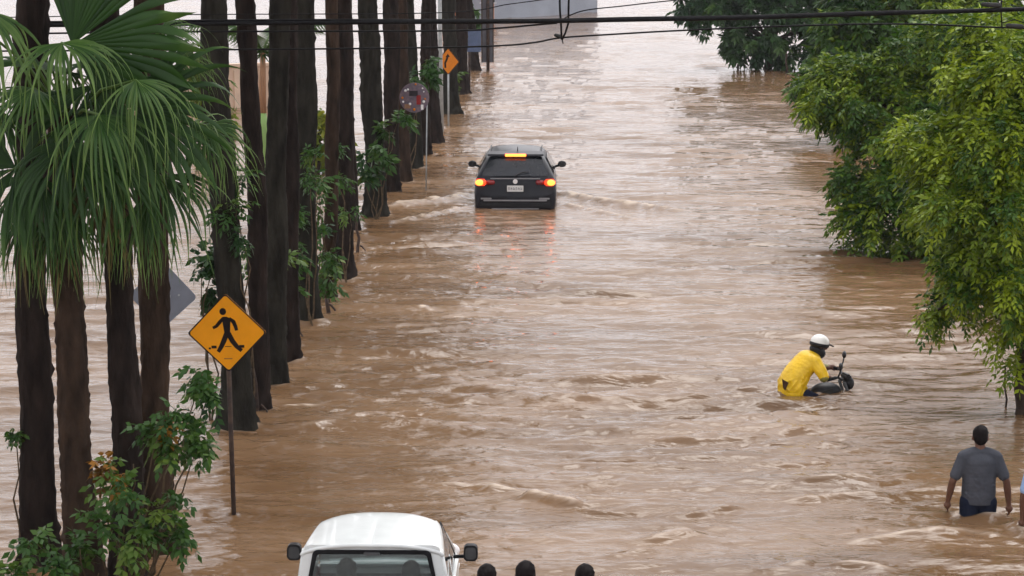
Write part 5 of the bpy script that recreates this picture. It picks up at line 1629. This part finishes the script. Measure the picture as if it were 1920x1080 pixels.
for (x, lab, hl, sh) in ((-0.27, 'person with bushy dark hair seen through the left half of the pickup\'s rear window', 1.0, 'dark_shirt'), (0.31, 'person seen dimly through the right half of the pickup\'s rear window', 0.0, 'grey_shirt')):
    q = Vector((pk.x, pk.y, gz)) + Rm @ Vector((x, 0.44, 0.47))
    seated('person', q, rz_, lab, sh, hl, 'people inside the pickup')

# ------------------------------------------------------------------ motorcyclist
p = G(1528, 736)
hz = -0.85
HEAD = R(-72)
bike = empty('motorcycle', (p.x, p.y, hz), 'black motorcycle sunk to its seat in the flood, handlebar and mirrors showing', 'motorcycle', HEAD)
for y in (-0.62, 0.66):
    q = Matrix.Rotation(R(90), 3, 'Y')
    w = MB().lathe([(0.05, -0.06), (0.05, 0.06)], 14, (0, 0, 0), q).build('wheel', M['grey_plastic'], bike); w.location = (0, y, 0.30)
    MB().lathe([(0.22, -0.045), (0.285, -0.04), (0.305, 0), (0.285, 0.04), (0.22, 0.045)], 28, (0, 0, 0), q).build('tyre', M['rubber'], w, smooth=True)
    rm = MB()
    for k in range(6):
        a = PI * k / 6
        rm.tube([(0, -0.23 * math.cos(a), -0.23 * math.sin(a)), (0, 0.23 * math.cos(a), 0.23 * math.sin(a))], 0.008, 5)
    rm.build('rim', M['rim'], w)
MB().box((0, -0.05, 0.45), (0.22, 0.42, 0.30), bev=0.05).build('engine', M['grey_plastic'], bike)
MB().tube([(0, -0.55, 0.62), (0, -0.15, 0.60), (0, 0.28, 0.80), (0, 0.36, 0.72)], 0.03, 8).build('frame', M['black'], bike, smooth=True)
MB().ball((0, 0.16, 0.86), (0.14, 0.22, 0.12), 18, 12).build('tank', M['black'], bike, smooth=True)
MB().box((0, -0.30, 0.77), (0.24, 0.52, 0.09), None, 0.035).build('seat', M['rubber'], bike, smooth=True)
STEER = Matrix.Rotation(R(-30), 3, 'Z')
def rs(x, y, z):
    """turn with the steering"""
    return STEER @ Vector((x, y - 0.38, 0)) + Vector((0, 0.38, z))
for sx in (-1, 1):
    MB().tube([(sx * 0.08, 0.66, 0.30), (sx * 0.08, 0.40, 0.98)], 0.022, 8).build('fork', M['grey_plastic'], bike, smooth=True)
    mi = MB().ball(rs(sx * 0.40, 0.40, 1.27), (0.072, 0.030, 0.050), 14, 10, Matrix.Rotation(R(-30), 3, 'Z')).build('mirror', M['black'], bike, smooth=True)
    MB().tube([rs(sx * 0.27, 0.36, 1.09), rs(sx * 0.33, 0.39, 1.18), rs(sx * 0.39, 0.40, 1.25)], 0.011, 6).build('stalk', M['black'], mi, smooth=True)
hb = MB().tube([rs(-0.40, 0.24, 1.08), rs(-0.26, 0.36, 1.09), rs(-0.10, 0.40, 1.02), rs(0.10, 0.40, 1.02), rs(0.26, 0.36, 1.09), rs(0.40, 0.24, 1.08)], 0.02, 8).build('handlebar', M['black'], bike, smooth=True)
for sx in (-1, 1):
    MB().tube([rs(sx * 0.30, 0.325, 1.088), rs(sx * 0.42, 0.225, 1.08)], 0.024, 8).build('grip', M['rubber'], hb, smooth=True)
MB().ball((0, 0.50, 0.95), (0.095, 0.075, 0.095), 16, 10).build('headlight', M['black'], bike, smooth=True)
MB().box((0, 0.46, 1.05), (0.20, 0.08, 0.07), bev=0.02).build('gauge', M['black'], bike)
pts = []
for a in (150, 120, 90, 60, 30):
    pts.append([(x, 0.66 + 0.35 * math.cos(R(a)), 0.30 + 0.36 * math.sin(R(a)) + 0.06) for x in (-0.06, 0, 0.06)])
quad_panel('front_fender', pts, M['helmet'], bike)
for sx in (-1, 1):
    quad_panel('side_fairing', [[(sx * 0.145, 0.02, 0.76), (sx * 0.15, 0.16, 0.80)], [(sx * 0.148, 0.03, 0.89), (sx * 0.145, 0.20, 0.93)]], M['splice'], bike)
MB().box((0, -0.70, 0.66), (0.14, 0.05, 0.07), bev=0.015).build('tail_light', M['red_lens'], bike)

rider = empty('person', (p.x, p.y, hz), 'motorcycle rider in yellow raincoat and white helmet bent over the handlebar', 'person', HEAD)
b = MB()
hip = Vector((0, -0.30, 0.90))
b.ball(hip, (0.17, 0.14, 0.12), 14, 8)
b.ball((0, -0.26, 1.06), (0.155, 0.12, 0.17), 14, 8)
b.ball((0, -0.16, 1.24), (0.18, 0.125, 0.16), 14, 8)
capsules(b, [((-0.16, -0.08, 1.33), 0.062), ((0, -0.07, 1.36), 0.066), ((0.16, -0.08, 1.33), 0.062)])
capsules(b, [((0, -0.07, 1.35), 0.06), ((0, 0.01, 1.43), 0.053)])
rot, P = head(b, (0, 0.05, 1.50), (0.12, 1, -0.30))
for sx in (-1, 1):
    wr = rs(sx * 0.355, 0.20, 1.085); el = Vector((sx * 0.30, -0.02 if sx > 0 else 0.10, 1.12))
    capsules(b, [((sx * 0.19, -0.08, 1.32), 0.056), (el, 0.042), (wr, 0.030)])
    hd_ = Vector((sx * -0.1, 1, -0.05))
    # fingers closed round the grip
    b.ball(wr + Vector((0, 0.045, 0.02)), (0.040, 0.042, 0.026), 10, 6)
    for k in range(4):
        c = wr + Vector((sx * (-0.034 + 0.022 * k), 0.075 - 0.012 * k, 0.02))
        b.cap(c, 0.011, c + Vector((0, 0.026, -0.008)), 0.010, 8)
        b.cap(c + Vector((0, 0.026, -0.008)), 0.010, c + Vector((0, 0.022, -0.045)), 0.009, 8)
        b.cap(c + Vector((0, 0.022, -0.045)), 0.009, c + Vector((0, -0.004, -0.052)), 0.008, 8)
    b.cap(wr + Vector((-sx * 0.03, 0.03, 0.0)), 0.012, wr + Vector((-sx * 0.045, 0.06, -0.035)), 0.010, 8)
    kn = Vector((sx * 0.21, 0.12, 0.71)); an = Vector((sx * 0.20, 0.0, 0.34))
    capsules(b, [((sx * 0.10, -0.28, 0.88), 0.095), (kn, 0.062), (an, 0.042)])
    capsules(b, [(an + Vector((0, -0.03, -0.05)), 0.038), (an + Vector((0, 0.15, -0.06)), 0.034)])
mobj('body', fuse(b, 0.010, 'body', 3), M['skin'], rider)
s = MB()
for k in range(13):                       # back curves forward towards the neck
    t = k / 12.0
    s.ball((0, -0.33 - 0.05 * math.sin(t * PI) + 0.22 * t ** 1.6, 0.86 + 0.44 * t), (0.222, 0.198 - 0.03 * t, 0.14 if k else 0.08), 22, 12)
capsules(s, [((-0.15, -0.10, 1.32), 0.092), ((0, -0.08, 1.345), 0.090), ((0.15, -0.10, 1.32), 0.092)])
for sx in (-1, 1):
    capsules(s, [((sx * 0.17, -0.09, 1.31), 0.092), ((sx * 0.25, -0.05 if sx > 0 else 0.01, 1.21), 0.084), ((sx * 0.292, -0.02 if sx > 0 else 0.09, 1.135), 0.072)])
rn = random.Random(8)
def coat_pt(t, a, out=1.0):
    return Vector((0.222 * out * math.cos(a), -0.33 - 0.05 * math.sin(t * PI) + 0.22 * t ** 1.6 + (0.198 - 0.03 * t) * out * math.sin(a), 0.86 + 0.44 * t))
for k in range(34):                       # folds of the wet raincoat
    a = rn.uniform(0, 2 * PI); t = rn.uniform(0.15, 0.85)
    a2 = a + rn.uniform(-0.5, 0.5); t2 = max(0, t - rn.uniform(0.12, 0.3))
    m_ = coat_pt((t + t2) / 2, (a + a2) / 2, 1.0)
    s.cap(coat_pt(t, a, 0.97), 0.014, m_, 0.020, 8)
    s.cap(m_, 0.020, coat_pt(t2, a2, 0.98), 0.012, 8)
coat = mobj('raincoat', fuse(s, 0.010, 'raincoat', 1), M['poncho'], rider)
for sx in (-1, 1):
    mobj('sleeve', fuse(MB().cap((sx * 0.30, -0.02 if sx > 0 else 0.10, 1.12), 0.066, rs(sx * 0.352, 0.16, 1.088), 0.050), 0.012, 'sleeve', 2), M['poncho_wet'], coat)
# dark gap where the coat flaps open, and the belt of the trousers
MB().prism([(-0.05, 0.07), (0.045, 0.03), (0.0, -0.08), (-0.03, -0.05)], 0.012, (0.165, -0.525, 1.03), Matrix.Rotation(R(38), 3, 'Z')).build('coat_opening', mat('brown lining', (0.06, 0.03, 0.02), 0.8, spec=0.1), coat)
t = MB().ball((0, -0.30, 0.84), (0.20, 0.17, 0.10), 14, 8)
for sx in (-1, 1):
    capsules(t, [((sx * 0.10, -0.28, 0.87), 0.110), ((sx * 0.21, 0.12, 0.70), 0.078), ((sx * 0.20, 0.02, 0.42), 0.062)])
mobj('trousers', fuse(t, 0.012, 'trousers', 2), M['navy'], rider)
# helmet: white shell, dark neck cloth and visor
hc = P(0, 0, 0.0)
sh = MB()
shell = []
for i in range(9):
    ph = R(4 + 92 * i / 8)
    shell.append((0.132 * math.sin(ph), 0.118 * math.cos(ph)))
helm = MB().lathe(shell[::-1], 24, (0, 0, 0)).build('helmet', M['helmet'], rider, smooth=True)
helm.location = P(0, -0.008, 0.035)
helm.rotation_euler = rot.to_euler()
helm.rotation_euler.rotate_axis('X', R(6))
MB().box((0, 0.145, -0.005), (0.17, 0.08, 0.016), Matrix.Rotation(R(-14), 3, 'X'), 0.006).build('peak', M['black'], helm)
MB().lathe([(0.125, -0.045), (0.136, -0.03), (0.136, 0.0), (0.128, 0.010)], 24).build('rim_band', M['black'], helm, smooth=True)
ck = MB()
ck.ball(P(0, -0.02, -0.06), (0.098, 0.105, 0.075), 16, 10, rot)
ck.ball(P(0, 0.035, -0.10), (0.082, 0.085, 0.075), 14, 8, rot)
ck.cap(P(0, -0.02, -0.11), 0.088, P(0, -0.03, -0.17), 0.095)
mobj('face_cloth', fuse(ck, 0.011, 'face_cloth', 2), M['black'], rider)
eyes(P, rider)

# ------------------------------------------------------------------ damp air
def haze_box(density):
    o = MB().box((0, 1500, 7.5), (9000, 9000, 20)).build('haze', mat('unused', (1, 1, 1)), None)
    o.data.materials.clear()
    m = bpy.data.materials.new('damp air')
    m.use_nodes = True
    nt = m.node_tree
    nt.nodes.remove(nt.nodes['Principled BSDF'])
    v = nt.nodes.new('ShaderNodeVolumePrincipled')
    v.inputs['Color'].default_value = (0.93, 0.95, 1.0, 1)
    v.inputs['Density'].default_value = density
    nt.links.new(v.outputs[0], nt.nodes['Material Output'].inputs['Volume'])
    o.data.materials.append(m)
    tag(o, 'thin damp haze over the flooded street', 'haze', kind='stuff')
    return o

haze_box(0.00022)
